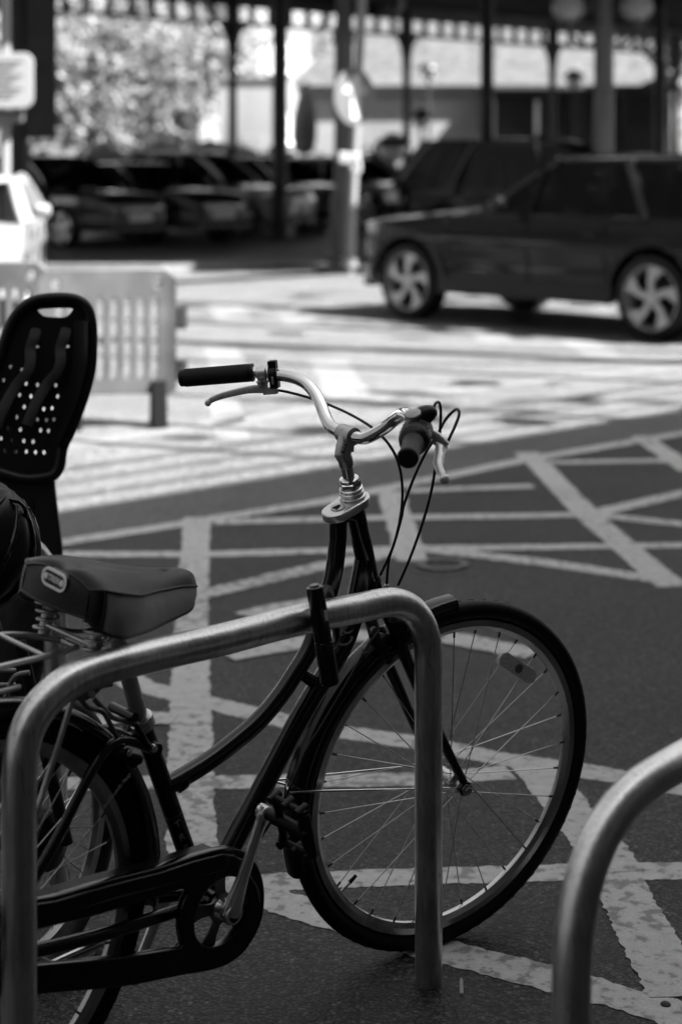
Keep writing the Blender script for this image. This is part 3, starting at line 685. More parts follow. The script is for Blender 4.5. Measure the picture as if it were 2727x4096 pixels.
# grips
e, ax = onbar(-1, 0)
G1 = MB().lathe([(-.006, .006), (-.005, .0148), (-.0035, .0158), (.001, .0162), (.0015, .0150), (.003, .0150), (.0035, .0164), (.004, .0168), (.128, .0168), (.1285, .0172), (.131, .0172), (.1315, .0155), (.133, .0155), (.1335, .0172), (.138, .0172), (.1385, .013)], e, ax, 40).build('grip', RUBT, BK, ang=30); part_of(G1, BK)
kn = MB()
for i in range(44):
    pts = []
    for j in range(9):
        a_ = 2*pi*i/44+j*.10; e1 = ax.orthogonal().normalized(); e2 = ax.cross(e1)
        pts.append(e+ax*(.006+.121*j/8)+(e1*cos(a_)+e2*sin(a_))*.0168)
    kn.tube(pts, .00035, 4)
kn.build('knurling', RUBT, G1)
# left: clamp, lever, bell
p0 = Bp(.030, -.236, .0715); cU = bU; cb_ = ax.cross(V((0, 0, 1))).normalized()
dn = V((0, 0, -1)); dn = (dn-ax*dn.dot(ax)).normalized(); fwd_ = ax.cross(dn).normalized(); fwd_ = fwd_ if fwd_.dot(V((0, -1, 0))) > 0 else -fwd_
lc = MB().lathe([(-.012, .0135), (.006, .0135)], p0, ax, 28).box(p0+dn*.018-ax*.003, (.018, .012, .022), (ax, fwd_, dn))
lc.prism([p0+dn*.014+ax*.010+fwd_*.006, p0+dn*.014-ax*.016+fwd_*.006, p0+dn*.036-ax*.004+fwd_*.006], -fwd_*.010)
lc.box(p0+dn*.034+ax*.010, (.028, .010, .014), (ax, fwd_, dn))
LC = lc.build('brake_clamp', ALU, HB, bevel=.0015)
MB().lathe([(0, .0062), (.004, .0062), (.0045, .004)], p0+dn*.016+fwd_*.012-ax*.002, fwd_, 6).build('clamp_bolt', CHR, HB)
def lever(pts, ws, name='brake_lever'):
    m_ = MB().tube(spl(pts, 5), [w for a_, b_ in zip(ws[:-1], ws[1:]) for w in [a_+(b_-a_)*i/5 for i in range(5)]]+[ws[-1]], 16, sx=.42, ref=fwd_)
    m_.lathe([(-.006, .002), (-.0045, .005), (0, .0065), (.0045, .005), (.006, .002)], pts[-1], fwd_, 16)
    return m_
def lp(u, v, Y): return at(u, v, Y)
Yb = p0.y
lv = lever([lp(1062, 1556, Yb), lp(1030, 1556, Yb), lp(990, 1560, Yb), lp(940, 1570, Yb), lp(890, 1583, Yb), lp(850, 1598, Yb), lp(832, 1612, Yb)], [.0085, .0080, .0070, .0066, .0062, .0055, .0048]).build('brake_lever', LEV, HB)
p1 = Bp(.021, -.214, .0725)
be = MB().lathe([(-.0155, .0145), (-.0155, .0165), (.0, .0172), (.0, .0145)], p1+ax*.006, ax, 30)
be.box(p1-dn*.012+ax*-.001, (.0155, .022, .028), (ax, fwd_, dn)); be.box(p1+dn*.013, (.016, .026, .026), (ax, fwd_, dn))
be.build('bell', PLA, HB, bevel=.004)
MB().box(p1+dn*.010+fwd_*.0155, (.004, .004, .014), (ax, fwd_, dn)).build('bell_lever', ALUM, HB, bevel=.0008)
# right: grip, twist shifter, lever
e2_, ax2 = onbar(1, 0)
G2 = MB().lathe([(-.006, .005), (-.0055, .0150), (-.003, .0172), (.001, .0176), (.0015, .0168), (.010, .0166), (.030, .0160), (.050, .0165), (.062, .0185), (.068, .0186)], e2_, ax2, 44).build('grip', RUBT, BK, ang=30); part_of(G2, BK)
TS = MB().lathe([(.062, .0180), (.066, .0215), (.070, .0245), (.078, .0262), (.090, .0268), (.101, .0262), (.104, .0240)], e2_, ax2, 44).build('twist_shifter', PLA, BK); part_of(TS, BK)
dm = MB(); e1 = (V((0, 0, 1))-ax2*ax2.z).normalized(); e3 = ax2.cross(e1)
for i in range(-5, 6):
    for j in range(4):
        a_ = i*.17+(j % 2)*.085; n3 = e1*cos(a_)+e3*sin(a_); q = e2_+ax2*(.073+.006*j)+n3*(.0250+.0008*j)
        dm.lathe([(0, .0016), (.0012, .0009)], q, n3, 8)
dm.build('grip_stud', BLKM, TS)
sh = e2_+ax2*.120
hs_ = MB().lathe([(-.018, .0250), (-.014, .0262), (.004, .0255), (.008, .020), (.010, .014)], sh, ax2, 36)
hs_.tube(spl([sh+e1*.012-e3*.0, sh+e1*.020+e3*.004+ax2*.004, sh+e1*.026+e3*.016+ax2*.010, sh+e1*.026+e3*.026+ax2*.02], 4), [.020, .020, .019, .019, .018, .0175, .017, .016, .015, .0135, .012, .010, .008], 20)
SH = hs_.build('gear_housing', PLA, TS, ang=60)
gp = Z0+at(1675, 1656, (sh).y-.035)
MB().lathe([(-.004, .0135), (.001, .0135), (.002, .012)], sh+e1*.0335-e3*.006+ax2*-.010, (e1*.9-ax2*.25-e3*.1).normalized(), 30).build('gear_window', mat('gear_window', .35, .15, 0, .6, .8), TS)
p2 = e2_+ax2*.140
rl_ = MB().lathe([(-.008, .0135), (.008, .0135)], p2, ax2, 26)
YR = p2.y
rl_.tube([p2, at(1755, 1752, YR-.005), at(1788, 1783, YR-.01)], [.010, .008, .006], 14)
RLc = rl_.build('brake_clamp', ALU, HB, ang=50)
rv = MB().tube(spl([at(1735, 1762, YR-.005), at(1757, 1785, YR-.015), at(1757, 1820, YR-.03), at(1752, 1860, YR-.05), at(1765, 1895, YR-.075), at(1776, 1913, YR-.09)], 5), [.0065]*5+[.0075]*5+[.0085]*5+[.0075]*5+[.006]*6, 18, sx=.55, ref=bN)
rv.prism([at(1758, 1772, YR-.012), at(1795, 1792, YR-.014), at(1770, 1828, YR-.03), at(1762, 1822, YR-.03)], V((0, .006, 0)))
rv.lathe([(-.008, .003), (-.006, .0068), (0, .0085), (.006, .0068), (.008, .003)], at(1776, 1916, YR-.092), V((1, 0, 0)), 16)
rv.build('brake_lever', LEV, HB)
# cables: black housings
cb = MB(); yf = hd_t.y
def cable(pp, r=.0026): cb.tube(spl([at(*p) for p in pp], 6), r, 10)
cable([(1105, 1560, Yb), (1150, 1568, Yb), (1240, 1592, Yb-.03), (1330, 1625, 3.30), (1420, 1668, 3.24), (1500, 1720, 3.19), (1560, 1785, 3.17), (1595, 1860, 3.17), (1609, 1960, 3.20), (1602, 2060, 3.25), (1580, 2160, 3.30), (1555, 2240, 3.33), (1545, 2345, 3.36)])
cable([(1733, 1632, 3.03), (1743, 1612, 3.04), (1756, 1612, 3.06), (1762, 1650, 3.08), (1758, 1740, 3.12), (1753, 1790, 3.14)])
cable([(1745, 1790, 3.12), (1742, 1850, 3.14), (1725, 1960, 3.18), (1690, 2090, 3.22), (1640, 2230, 3.27), (1592, 2340, 3.31)])
cable([(1788, 1770, YR), (1812, 1720, YR+.01), (1834, 1665, YR+.02), (1832, 1640, YR+.03), (1815, 1642, YR+.05), (1780, 1680, YR+.08), (1750, 1735, 3.15), (1700, 1815, 3.17), (1655, 1910, 3.19), (1615, 2020, 3.22), (1605, 2070, 3.25), (1570, 2190, 3.29), (1520, 2300, 3.31)])
cable([(1516, 2520, 3.24), (1465, 2590, 3.20), (1405, 2700, 3.15), (1300, 2880, 3.11), (1225, 3000, 3.08), (1180, 3110, 3.06), (1100, 3260, 3.04), (1010, 3400, 3.03)], .0025)
CBo = cb.build('cable', PLA, BK)
fe = MB().tube([at(1545, 2338, 3.355), at(1545, 2372, 3.365)], .004, 10); part_of(CBo, BK); fe.build('ferrule', ALUM, CBo)
# ---- front mudguard, its stays, calliper
FF = fender(F0, (fD, fU, fN), .366, .050, 94, 200, BLK, 'front_mudguard', BK, drop=.013)
stf = MB()
e_ = Wpx(1150, 3140, 0)
for s_ in (1, -1):
    a_ = (Wpx(1163, 3172, .026) if s_ > 0 else Wpx(1163, 3172, .026)-fN*.052); b_ = F0+fN*(.053*s_)
    stf.tube(fillet([Wpx(1148, 3140, .01*s_), a_-fD*.004, a_+fD*.012, b_-fD*.01], .01), .0024, 10)
stf.build('mudguard_stay', CHR, FF)
for u, v in ((1160, 3140), (1152, 3190)): MB().lathe([(0, .006), (.003, .006), (.004, .003)], Wpx(u, v, .022), (EYE-Wpx(u, v, .02)).normalized(), 16).build('bolt', CHR, FF)
flp = MB(); fa = Wpx(1150, 3185, .0)
br_ = plate('mudguard_bracket', [[(-.006, -.006), (.006, -.006), (.006, .034), (-.006, .040)]], Wpx(1470, 2592, .028), (Wpx(1500, 2560, .028)-Wpx(1450, 2610, .028)).normalized().cross(fN)*-1, (Wpx(1500, 2560, .028)-Wpx(1450, 2610, .028)).normalized(), .002, ALUM, FF, .0008)
for u, v in ((1456, 2601), (1481, 2580)): MB().lathe([(0, .0045), (.002, .004), (.003, .002)], Wpx(u, v, .031), fN, 14).build('rivet', CHR, FF)
cp = MB()
cp.tube(spl([Wpx(1488, 2500, .02), Wpx(1500, 2555, .035), Wpx(1530, 2600, .045), Wpx(1550, 2640, .04)], 5), [.010]*16, 14)
cp.tube(spl([Wpx(1575, 2468, .03), Wpx(1610, 2495, .05), Wpx(1650, 2510, .055), Wpx(1690, 2560, .05)], 5), [.014]*16, 14)
cp.lathe([(-.02, .020), (.02, .020), (.022, .016)], Wpx(1620, 2500, .03), fN, 24)
CPo = cp.build('front_brake', BLKM, BK); part_of(CPo, BK)
for u, v in ((1565, 2473), (1632, 2508), (1490, 2520)): MB().lathe([(0, .0075), (.008, .0075), (.0085, .005)], Wpx(u, v, .06), fN, 14).build('bolt', DALU, CPo)
# ---- U-lock hung round the stand's top rail
LK = root('bike_lock', 'black U-lock clipped over the top rail of the stand beside the frame', 'bike lock', tuple(at(1290, 2540, 3.12)))
rY = 2.995
la, lb = at(1258, 2345, rY), at(1322, 2738, rY+.01); lx = (lb-la).normalized()
lm = la.lerp(lb, .46)
LB = MB().lathe([(0, .011), (.001, .0142), (.004, .0148), (.095, .0148), (.0955, .0152), (.0965, .0148)], la, lx, 30)
LL = (lb-la).length
LB.lathe([(.097, .0156), (.100, .0160), (LL-.006, .0160), (LL-.001, .0140), (LL, .009)], la, lx, 30); LBo = LB.build('crossbar', BLK, LK, ang=30); part_of(LBo, LK)
MB().lathe([(-.001, .0095), (.0015, .0105), (.0020, .008), (-.003, .0078)], la, lx, 24).build('key_cap', DALU, LBo)
wr = (V((.3, 1, 0))).normalized()
shk = MB().tube(fillet([la+lx*.022, la+lx*.022+V((.02, .11, .0)), lb-lx*.045+V((.02, .11, 0)), lb-lx*.045], .045, 8), .0068, 16).build('shackle', BLKM, LK)
sn3 = (EYE-la).normalized(); qx = lx.cross(sn3).normalized()
plate('sticker', [rrect(.010, .018, .002)], la+lx*.052+(sn3*.8-qx*.55).normalized()*-0+(sn3*.80-qx*.60).normalized()*.0151, qx, -lx, .0006, mat('white_sticker', .45, .5), LBo, 0)

#@@BG
# ================================================================== STREET, MARKET CANOPY AND WHAT STANDS BEYOND
WHP = mat('white_paint', .78, .35, 0, .5, .6)
DKG = mat('dark_car_paint', .010, .2, 0, .5, .5, crough=.03)
GRP = mat('grey_car_paint', .28, .3, .2, .5, 1.0)
BLP = mat('black_car_paint', .003, .08, 0, .38, 0)
GLS = mat('car_glass', .003, .04, 0, .35, 0)
PLT = mat('number_plate', .22, .4)
HLT = mat('headlamp_glass', .35, .12, .3, .6, .8)
IRN = mat('dark_ironwork', .013, .5, 0, .4, var=(3, .010, .018))
POST = mat('post_paint', .05, .5, 0, .4, var=(3, .035, .07))
PLE = mat('pole_grey', .13, .4, .1, .4)
BAR = mat('barrier_plastic', .10, .45, 0, .4, var=(4, .040, .062))
ROOFM = mat('canopy_underside', .02, .8, 0, .2, var=(1.5, .012, .03))
REND = mat('rendered_wall', .14, .9, 0, .2, var=(.8, .11, .16))
WREN = mat('white_wall', .15, .9, 0, .2, var=(.6, .11, .18))
TILE = mat('roof_tiles', .12, .85, 0, .2, var=(3, .020, .055), bump=(12, .6, .05))
DKW = mat('shade_tone', .025, .7, 0, .3, var=(2, .015, .04, (6, 6, .5)))
STN = mat('kerb_stone', .09, .8, 0, .3, var=(6, .06, .12))
PAVE = mat('pavement', .16, .85, 0, .3, var=(2, .12, .19))
BARK = mat('bark', .05, .9, 0, .2, var=(6, .03, .07), bump=(20, 1, .03))
def tinted(m):
    N = m.node_tree; t = N.nodes.new('ShaderNodeBsdfTransparent'); t.inputs[0].default_value = (.3, .3, .3, 1)
    mx = N.nodes.new('ShaderNodeMixShader'); mx.inputs[0].default_value = .6; N.links.new(N.nodes['Principled BSDF'].outputs[0], mx.inputs[1]); N.links.new(t.outputs[0], mx.inputs[2])
    N.links.new(mx.outputs[0], N.nodes['Material Output'].inputs[0])
tinted(GLS)
def leafmat(name, a, b_, tr):
    m = bpy.data.materials.new(name); m.use_nodes = True; N = m.node_tree; L = N.links.new
    p = N.nodes['Principled BSDF']; p.inputs['Roughness'].default_value = .5; p.inputs['Specular IOR Level'].default_value = .3
    tc = N.nodes.new('ShaderNodeTexCoord'); n = N.nodes.new('ShaderNodeTexNoise'); n.inputs['Scale'].default_value = 1.1; n.inputs['Detail'].default_value = 4
    L(tc.outputs['Object'], n.inputs[0]); r = N.nodes.new('ShaderNodeMapRange'); r.inputs[1].default_value = .35; r.inputs[2].default_value = .65
    r.inputs[3].default_value = a; r.inputs[4].default_value = b_; L(n.outputs[0], r.inputs[0]); cb_ = N.nodes.new('ShaderNodeCombineColor')
    for i in range(3): L(r.outputs[0], cb_.inputs[i])
    L(cb_.outputs[0], p.inputs['Base Color']); t = N.nodes.new('ShaderNodeBsdfTranslucent'); L(cb_.outputs[0], t.inputs[0])
    mx = N.nodes.new('ShaderNodeMixShader'); mx.inputs[0].default_value = tr; L(p.outputs[0], mx.inputs[1]); L(t.outputs[0], mx.inputs[2])
    L(mx.outputs[0], N.nodes['Material Output'].inputs[0]); return m
LFB = leafmat('pale_foliage', .03, .20, .45); LFM = leafmat('mid_foliage', .03, .12, .3); LFD = leafmat('dark_foliage', .02, .05, .2)
def leaves(mb, c, rad, n, size, rng, clump=14, shell=.5):
    cs = []
    for i in range(max(1, n//clump)):
        while True:
            p = V((rng.uniform(-1, 1), rng.uniform(-1, 1), rng.uniform(-1, 1)))
            if shell**2 < p.length_squared < 1: break
        cs.append(V((p.x*rad[0], p.y*rad[1], p.z*rad[2])))
    vs = []; fs = []
    for q in cs:
        for j in range(clump):
            p = c+q+V((rng.gauss(0, 1), rng.gauss(0, 1), rng.gauss(0, .8)))*size*2.0
            a_ = V((rng.uniform(-1, 1), rng.uniform(-1, 1), rng.uniform(-1, 1))).normalized()*size*rng.uniform(.5, 1.1); b2 = a_.orthogonal().normalized()*size*rng.uniform(.3, .6)
            k = len(vs); vs += [p-a_, p+b2, p+a_, p-b2]; fs.append([k, k+1, k+2, k+3])
    mb.add(vs, fs)
def tree(x, y, ht, crown, n, size, lm, label, seed, cz=None, sub=5, cx=0, cy=0, group=None, tr_=.18):
    rng = random.Random(seed); t = root('street_tree', label, 'tree', (x, y, 0), group)
    tk = MB(); top_ = V((x, y, ht*.45)); tk.tube(spl([V((x, y, -.1)), V((x+.05, y, ht*.2)), top_], 4), [tr_*1.25]+[tr_]*4+[tr_*.8]*4, 12)
    cz = cz or ht*.62; cc = V((x+cx, y+cy, cz)); lf = MB()
    for i in range(sub):
        a_ = 2*pi*i/sub+rng.uniform(-.4, .4); q = cc+V((cos(a_)*crown[0]*.55, sin(a_)*crown[1]*.55, rng.uniform(-.45, .5)*crown[2]))
        tk.tube(spl([top_-V((0, 0, ht*.06)), (top_+q)/2+V((0, 0, .2)), q], 4), [tr_*.5-(tr_*.4)*k/8 for k in range(9)], 8)
        leaves(lf, q, (crown[0]*.55, crown[1]*.55, crown[2]*.55), n//sub, size, rng)
    tk.build('trunk', BARK, t); lf.build('crown', lm, t, smooth=False); return t
def bush(c, rad, n, size, lm, name, label, seed, cat='bush', group=None):
    rng = random.Random(seed); mb = MB(); t = root(name, label, cat, (c.x, c.y, 0), group)
    leaves(mb, c, rad, n, size, rng, 10, .7)
    rows = []
    for i in range(9):
        ph_ = pi*i/8; rows.append([c+V((rad[0]*.88*sin(ph_)*cos(a_), rad[1]*.88*sin(ph_)*sin(a_), rad[2]*.88*cos(ph_)))*(1+.12*noise.noise(V((a_, ph_*2, seed)))) for a_ in [2*pi*k/16 for k in range(16)]])
    mb.grid(rows, cu=True); mb.build('foliage', lm, t, smooth=False); return t
# --- pavement island with kerb, far ground
kb = MB(); isl = [gnd(u, v) for u, v in [(-300, 1092), (640, 1092), (1100, 1078), (1480, 1100), (1640, 1122), (2900, 1110)]]
farp = [p+V((0, 60, 0)) for p in isl]
kb.grid([[p for p in isl], [p+V((0, 0, .11)) for p in isl], [p+V((0, .16, .112)) for p in isl]])
tag(kb.build('kerb', STN, smooth=False), kind='structure')
pv = MB().grid([[p+V((0, .16, .108)) for p in isl], [p+V((0, 70, .108)) for p in farp]]); tag(pv.build('car_park_ground', asphalt_mat('old_asphalt', .05, .075), smooth=False), kind='structure')
# painted edge line that runs along the sunlit part of the road
m_ = strip([gnd(*p) for p in [(120, 1806), (700, 1722), (1565, 1591), (2200, 1520), (2800, 1462)]], .16, 91, uneven=1.5)
tag(MB().add(m_.v, m_.f).build('edge_line', PNF, smooth=False), kind='structure')
# --- unseen block at the right, placed so it throws the foreground into shade
sh_ = V((sd.x, sd.y, 0))/sd.z; e45 = V((.719, .695, 0)); m45 = V((.695, -.719, 0))
RH = 9.0; eg = gnd(280, 2035)+sh_*RH
BRK = mat('dark_brick', .04, .9, 0, .2, var=(2, .025, .055)); WIN_ = mat('shop_glass', .03, .08)
rf_ = root('corner_block', 'dark brick block beside the cycle stands, out of frame at the right', 'building', (eg.x+4, eg.y-4, 0))
bc_ = V((eg.x, eg.y, RH/2))+e45*5+m45*5.5; axb = (e45, m45, V((0, 0, 1)))
MB().box(bc_, (44, 11, RH), axb).build('wall', BRK, rf_, smooth=False)
for k, (dz_, wd) in enumerate([(.35, .05), (.75, .05), (1.15, .06)]):
    p_ = V((eg.x, eg.y, RH+dz_))+m45*.1; MB().tube([p_-e45*17+V((0, 0, .25)), p_+e45*27-V((0, 0, .2))], wd/2, 8).build('rail', IRN, rf_)  # bars added above the roof edge to cast thin shadow stripes
for i in range(9):
    for z_ in (1.7, 4.6, 7.3): MB().box(V((eg.x, eg.y, z_))+e45*(-14+i*4.7)-m45*.02, (1.5, .1, 1.8), axb).build('window', WIN_, rf_, smooth=False)
for k, (px_, py_, hh_, r_) in enumerate([(.927*s_, y_-.375*s_, s_/.839+3.6, r2_) for y_, s_, r2_ in ((9.2, 4.6, .04), (10.0, 5.4, .05), (11.3, 5, .045), (13.3, 5.5, .06), (14.6, 6.5, .14), (16.4, 7, .09), (18.6, 8, .12))]):  # poles added out of view to streak the road with shadow
    fp_ = root('shadow_pole', 'slim unseen pole added to throw a shadow streak across the road', 'pole', (px_, py_, 0), 'unseen poles added for shadow streaks')
    MB().tube([V((px_, py_, 0)), V((px_, py_, hh_))], r_, 10).lathe([(0, .02), (.05, .07), (.1, .05), (.14, .01)], V((px_, py_, hh_)), V((0, 0, 1)), 12).build('shaft', IRN, fp_)
tree(9.5, 12.5, 10.5, (4.5, 5.5, 1.2), 200, .32, LFD, 'broad tree out of frame at the right that dapples the road', 5, cz=7.6, sub=7, cx=-2.6, cy=1.2)
tree(12.5, 17.5, 10.5, (4.5, 4.0, 1.2), 170, .32, LFD, 'second tree out of frame at the right, farther along the road', 6, cz=7.8, sub=7, cx=-2.4, cy=.6)
# --- street front behind the camera (seen only in reflections)
fbk = root('terrace_house', 'brick terrace across the street behind the camera, out of frame', 'building', (2, -18, 0))
wl_ = MB().box(V((2, -21, 6.5)), (60, 6, 13)).build('wall', mat('pale_brick', .14, .9, 0, .2, var=(2, .10, .17)), fbk, smooth=False)
part_of(wl_, fbk)
for i in range(12):
    for z_ in (1.8, 5.2, 8.4): MB().box(V((-24+i*4.6, -17.98, z_)), (1.3, .1, 1.9)).build('window', WIN_, fbk, smooth=False)
lbk = root('corner_house', 'dark brick houses along the left side of the street, out of frame', 'building', (-20, 2.5, 0))
MB().box(V((-20, 2.5, 9)), (6, 39, 18)).build('wall', mat('soot_brick', .022, .9, 0, .2, var=(.5, .010, .034)), lbk, smooth=False)
for i in range(8):
    for z_ in (1.8, 5.2, 8.4, 11.6): MB().box(V((-16.98, -14+i*4.6, z_)), (.1, 1.3, 1.9)).build('window', WIN_, lbk, smooth=False)
#facing_block
# --- big iron market canopy
CF, CB0, CB1 = 22.9, V((-22, 29.2, 0)), V((45, 94, 0))
mc = root('market_canopy', 'huge dark canopy roof on iron columns over the car park', 'canopy', (0, 34, 0))
bl = lambda s_: V((-7.1+.717*s_, 43.9+.697*s_, 0))       # back edge line
rz = 6.05
q0, q1 = bl(-22), bl(44)
MB().prism([V((q0.x, CF, rz)), V((30, CF, rz)), V((34, q1.y, rz)), V((q1.x, q1.y, rz)), V((q0.x, q0.y, rz))], V((0, 0, .35))).build('roof', ROOFM, mc, smooth=False)
fz = MB(); uD = V((.717, .697, 0)); uN = V((.697, -.717, 0)); ax45 = (uD, uN, V((0, 0, 1)))
for z_, h_ in ((5.20, .10), (6.05, .80)): fz.box((bl(-22)+bl(44))/2+V((0, 0, z_)), (66, .12, h_), ax45)
for i in range(97): fz.box(bl(-22+i*.68)+V((0, 0, 5.45)), (.18, .08, .42), ax45)
fz.build('frieze', IRN, mc, smooth=False)
for s_ in (-12, 0): 
    bm_ = MB().box(V((4, 34, 5.6+.0))+uN*s_*.0+V((0, 0, .16))-uN*(s_*.7), (60, .18, .55), ax45); bm_.build('beam', IRN, mc, smooth=False)
for k in range(9): MB().box(V((-14+k*5.2, 37+.6*k, 5.78)), (.16, 26, .3), (V((uN.x, uN.y, 0)), V((-uN.y, uN.x, 0))*1, V((0, 0, 1))) if False else (V((1, 0, 0)), V((0, 1, 0)), V((0, 0, 1)))).build('rafter', IRN, mc, smooth=False)
def column(x, y, r_, z1=5.3, br=True):
    m_ = MB().lathe([(0, r_*1.7), (.35, r_*1.7), (.4, r_*1.3), (.9, r_*1.25), (.95, r_), (z1-.75, r_*.9), (z1-.7, r_*1.25), (z1-.6, r_*1.0), (z1-.05, r_*1.5), (z1+.6, r_*1.5)], V((x, y, 0)), V((0, 0, 1)), 16)
    if br:
        for s_ in (1, -1):
            c_ = V((x, y, z1-1.15)); pts = [c_+uD*(s_*r_)+V((0, 0, 0)), c_+V((0, 0, .45))+uD*(s_*(r_+.03)), c_+uD*(s_*(r_+.12))+V((0, 0, .75)), c_+uD*(s_*(r_+.30))+V((0, 0, .98)), c_+uD*(s_*(r_+.55))+V((0, 0, 1.08)), c_+uD*(s_*(r_+.55))+V((0, 0, 1.15)), c_+uD*(s_*r_)+V((0, 0, 1.15))]
            m_.prism([p-uN*.05 for p in pts], uN*.1)
    return m_
for s_ in (-.84, 5.87, 12.58, 19.3, 26, 32.7): p = bl(s_); column(p.x, p.y, .125).build('column', IRN, mc, ang=30)
for x_, y_ in ((-5.27, 29.4), (-1.14, 33.6), (3.06, 37.7), (7.4, 41.8)): column(x_, y_, .15 if x_ > -5 else .17, 5.9, False).build('column', IRN, mc, ang=30)
# dark vertical board hung beside the left column
bd = root('hanging_board', 'tall dark board with faded pale lettering beside the left iron column', 'sign', (-4.85, 29.3, 2.3))
MB().box(V((-4.88, 29.3, 3.75)), (.50, .06, 3.7)).build('board', mat('dark_board', .035, .7, 0, .3, var=(2, .02, .05)), bd, smooth=False, bevel=.02)
# --- lamp posts
def lamp_post(x, y, label, globes):
    t = root('lamp_post', label, 'lamp post', (x, y, 0), 'fluted lamp posts')
    rows = []
    for z_, r_ in ((.0, .26), (.5, .26), (.55, .2), (1.1, .18), (1.15, .145), (3.2, .135), (3.25, .16), (3.4, .16), (3.45, .12), (5.2, .10)):
        rows.append([V((x, y, z_))+V((cos(2*pi*k/48), sin(2*pi*k/48), 0))*r_*(1-.06*(k % 4 == 0)) for k in range(48)])
    MB().grid(rows, cu=True).build('post', POST, t, ang=60)
    for u, v in globes:
        c_ = at(u, v, y); m2 = MB().lathe([(-.225*cos(pi*i/16), .225*sin(pi*i/16)) for i in range(17)], c_, V((0, 0, 1)), 24, cap=False)
        g_ = m2.build('globe', mat('globe_glass', .14, .35, 0, .5), t); part_of(g_, t)
        MB().lathe([(-.34, .05), (-.28, .1), (-.2, .12)], c_, V((0, 0, 1)), 16).build('holder', IRN, g_)
        MB().tube(spl([c_+V((0, 0, -.3)), c_+V(((x-c_.x)*.4, 0, -.55)), V((x, y, c_.z-.45))], 5), .025, 8).build('arm', IRN, t)
    return t
lamp_post(.04, 26.2, 'thick dark lamp post just behind the round traffic sign', [])
lamp_post(3.68, 25.2, 'thick dark lamp post with globe lamps behind the black SUV', [(2270, 28), (2546, 26)])
# --- round sign on its pole
sg = root('traffic_sign', 'round traffic sign with pale arrow on a light grey pole', 'traffic sign', (.11, 24.3, 0))
sx_, sy_ = .11, 24.2
MB().tube([V((sx_, sy_, 0)), V((sx_+.19, sy_, 4.1))], .062, 16).lathe([(0, .11), (.12, .11), (.16, .07)], V((sx_, sy_, .1)), V((0, 0, 1)), 16).build('pole', PLE, sg)
dc = at(1418, 386, 24.1); dn_ = V((.72, -.69, 0)).normalized(); dx_ = V((dn_.y, -dn_.x, 0))*-1
ds = MB().lathe([(-.02, .39), (.0, .39), (.004, .37)], dc, dn_, 40).build('sign_face', mat('sign_blue_grey', .06, .4), sg); part_of(ds, sg)
ux = V((-dn_.y, dn_.x, 0)); uz = V((0, 0, 1))
def arrow(o_, w_):
    return [o_+ux*a+uz*b_ for a, b_ in ((-.05*w_, -.30), (.05*w_, -.30), (.05*w_, .05), (.17*w_, .05), (0, .31), (-.17*w_, .05), (-.05*w_, .05))]
MB().prism(arrow(dc+dn_*.008, 1.4), dn_*.006).build('arrow', mat('sign_white', .3, .4), ds, smooth=False)
for u, v, s_ in ((1372, 632, .13), (1416, 640, .16), (1423, 668, .14)):
    c_ = at(u, v, 24.05); MB().box(c_, (s_, .1, s_*1.2)).build('reflector_box', mat('box_white', .22, .4), sg, bevel=.02)
# --- white notice board at the far left
nb_ = root('notice_board', 'white notice board with rounded corners on a pale post at the left edge', 'sign', (at(15, 700, 18).x, 18, 0))
c_ = at(22, 322, 17.9); plate('panel', [rrect(.55, .54, .09)], c_, V((1, 0, 0)), V((0, 0, 1)), .03, mat('notice_white', .17, .5), nb_, .004)
nl_ = MB()
for i in range(9): nl_.box(c_+V((-.02-.02*(i % 3), -.022, .19-.045*i)), (.40-.07*(i % 3), .006, .012))
nl_.build('printed_lines', mat('faded_print', .07, .7), nb_, smooth=False)
ntx = text('lettering', 'PAY AND\nDISPLAY\nMON TO SAT\n8.30 - 18.00', .075, c_+V((.02, -.024, 0)), V((1, 0, 0)), V((0, 0, 1)), mat('grey_lettering', .25, .6), nb_, .001) if False else None
MB().tube([V((c_.x-.03, 18.06, 0)), V((c_.x-.03, 18.06, 5))], .055, 16).build('post', PLE, nb_)
for z_ in (2.05,): MB().box(V((c_.x, 17.98, c_.z-.35)), (.34, .1, .13)).build('fitting', POST, nb_, bevel=.02)
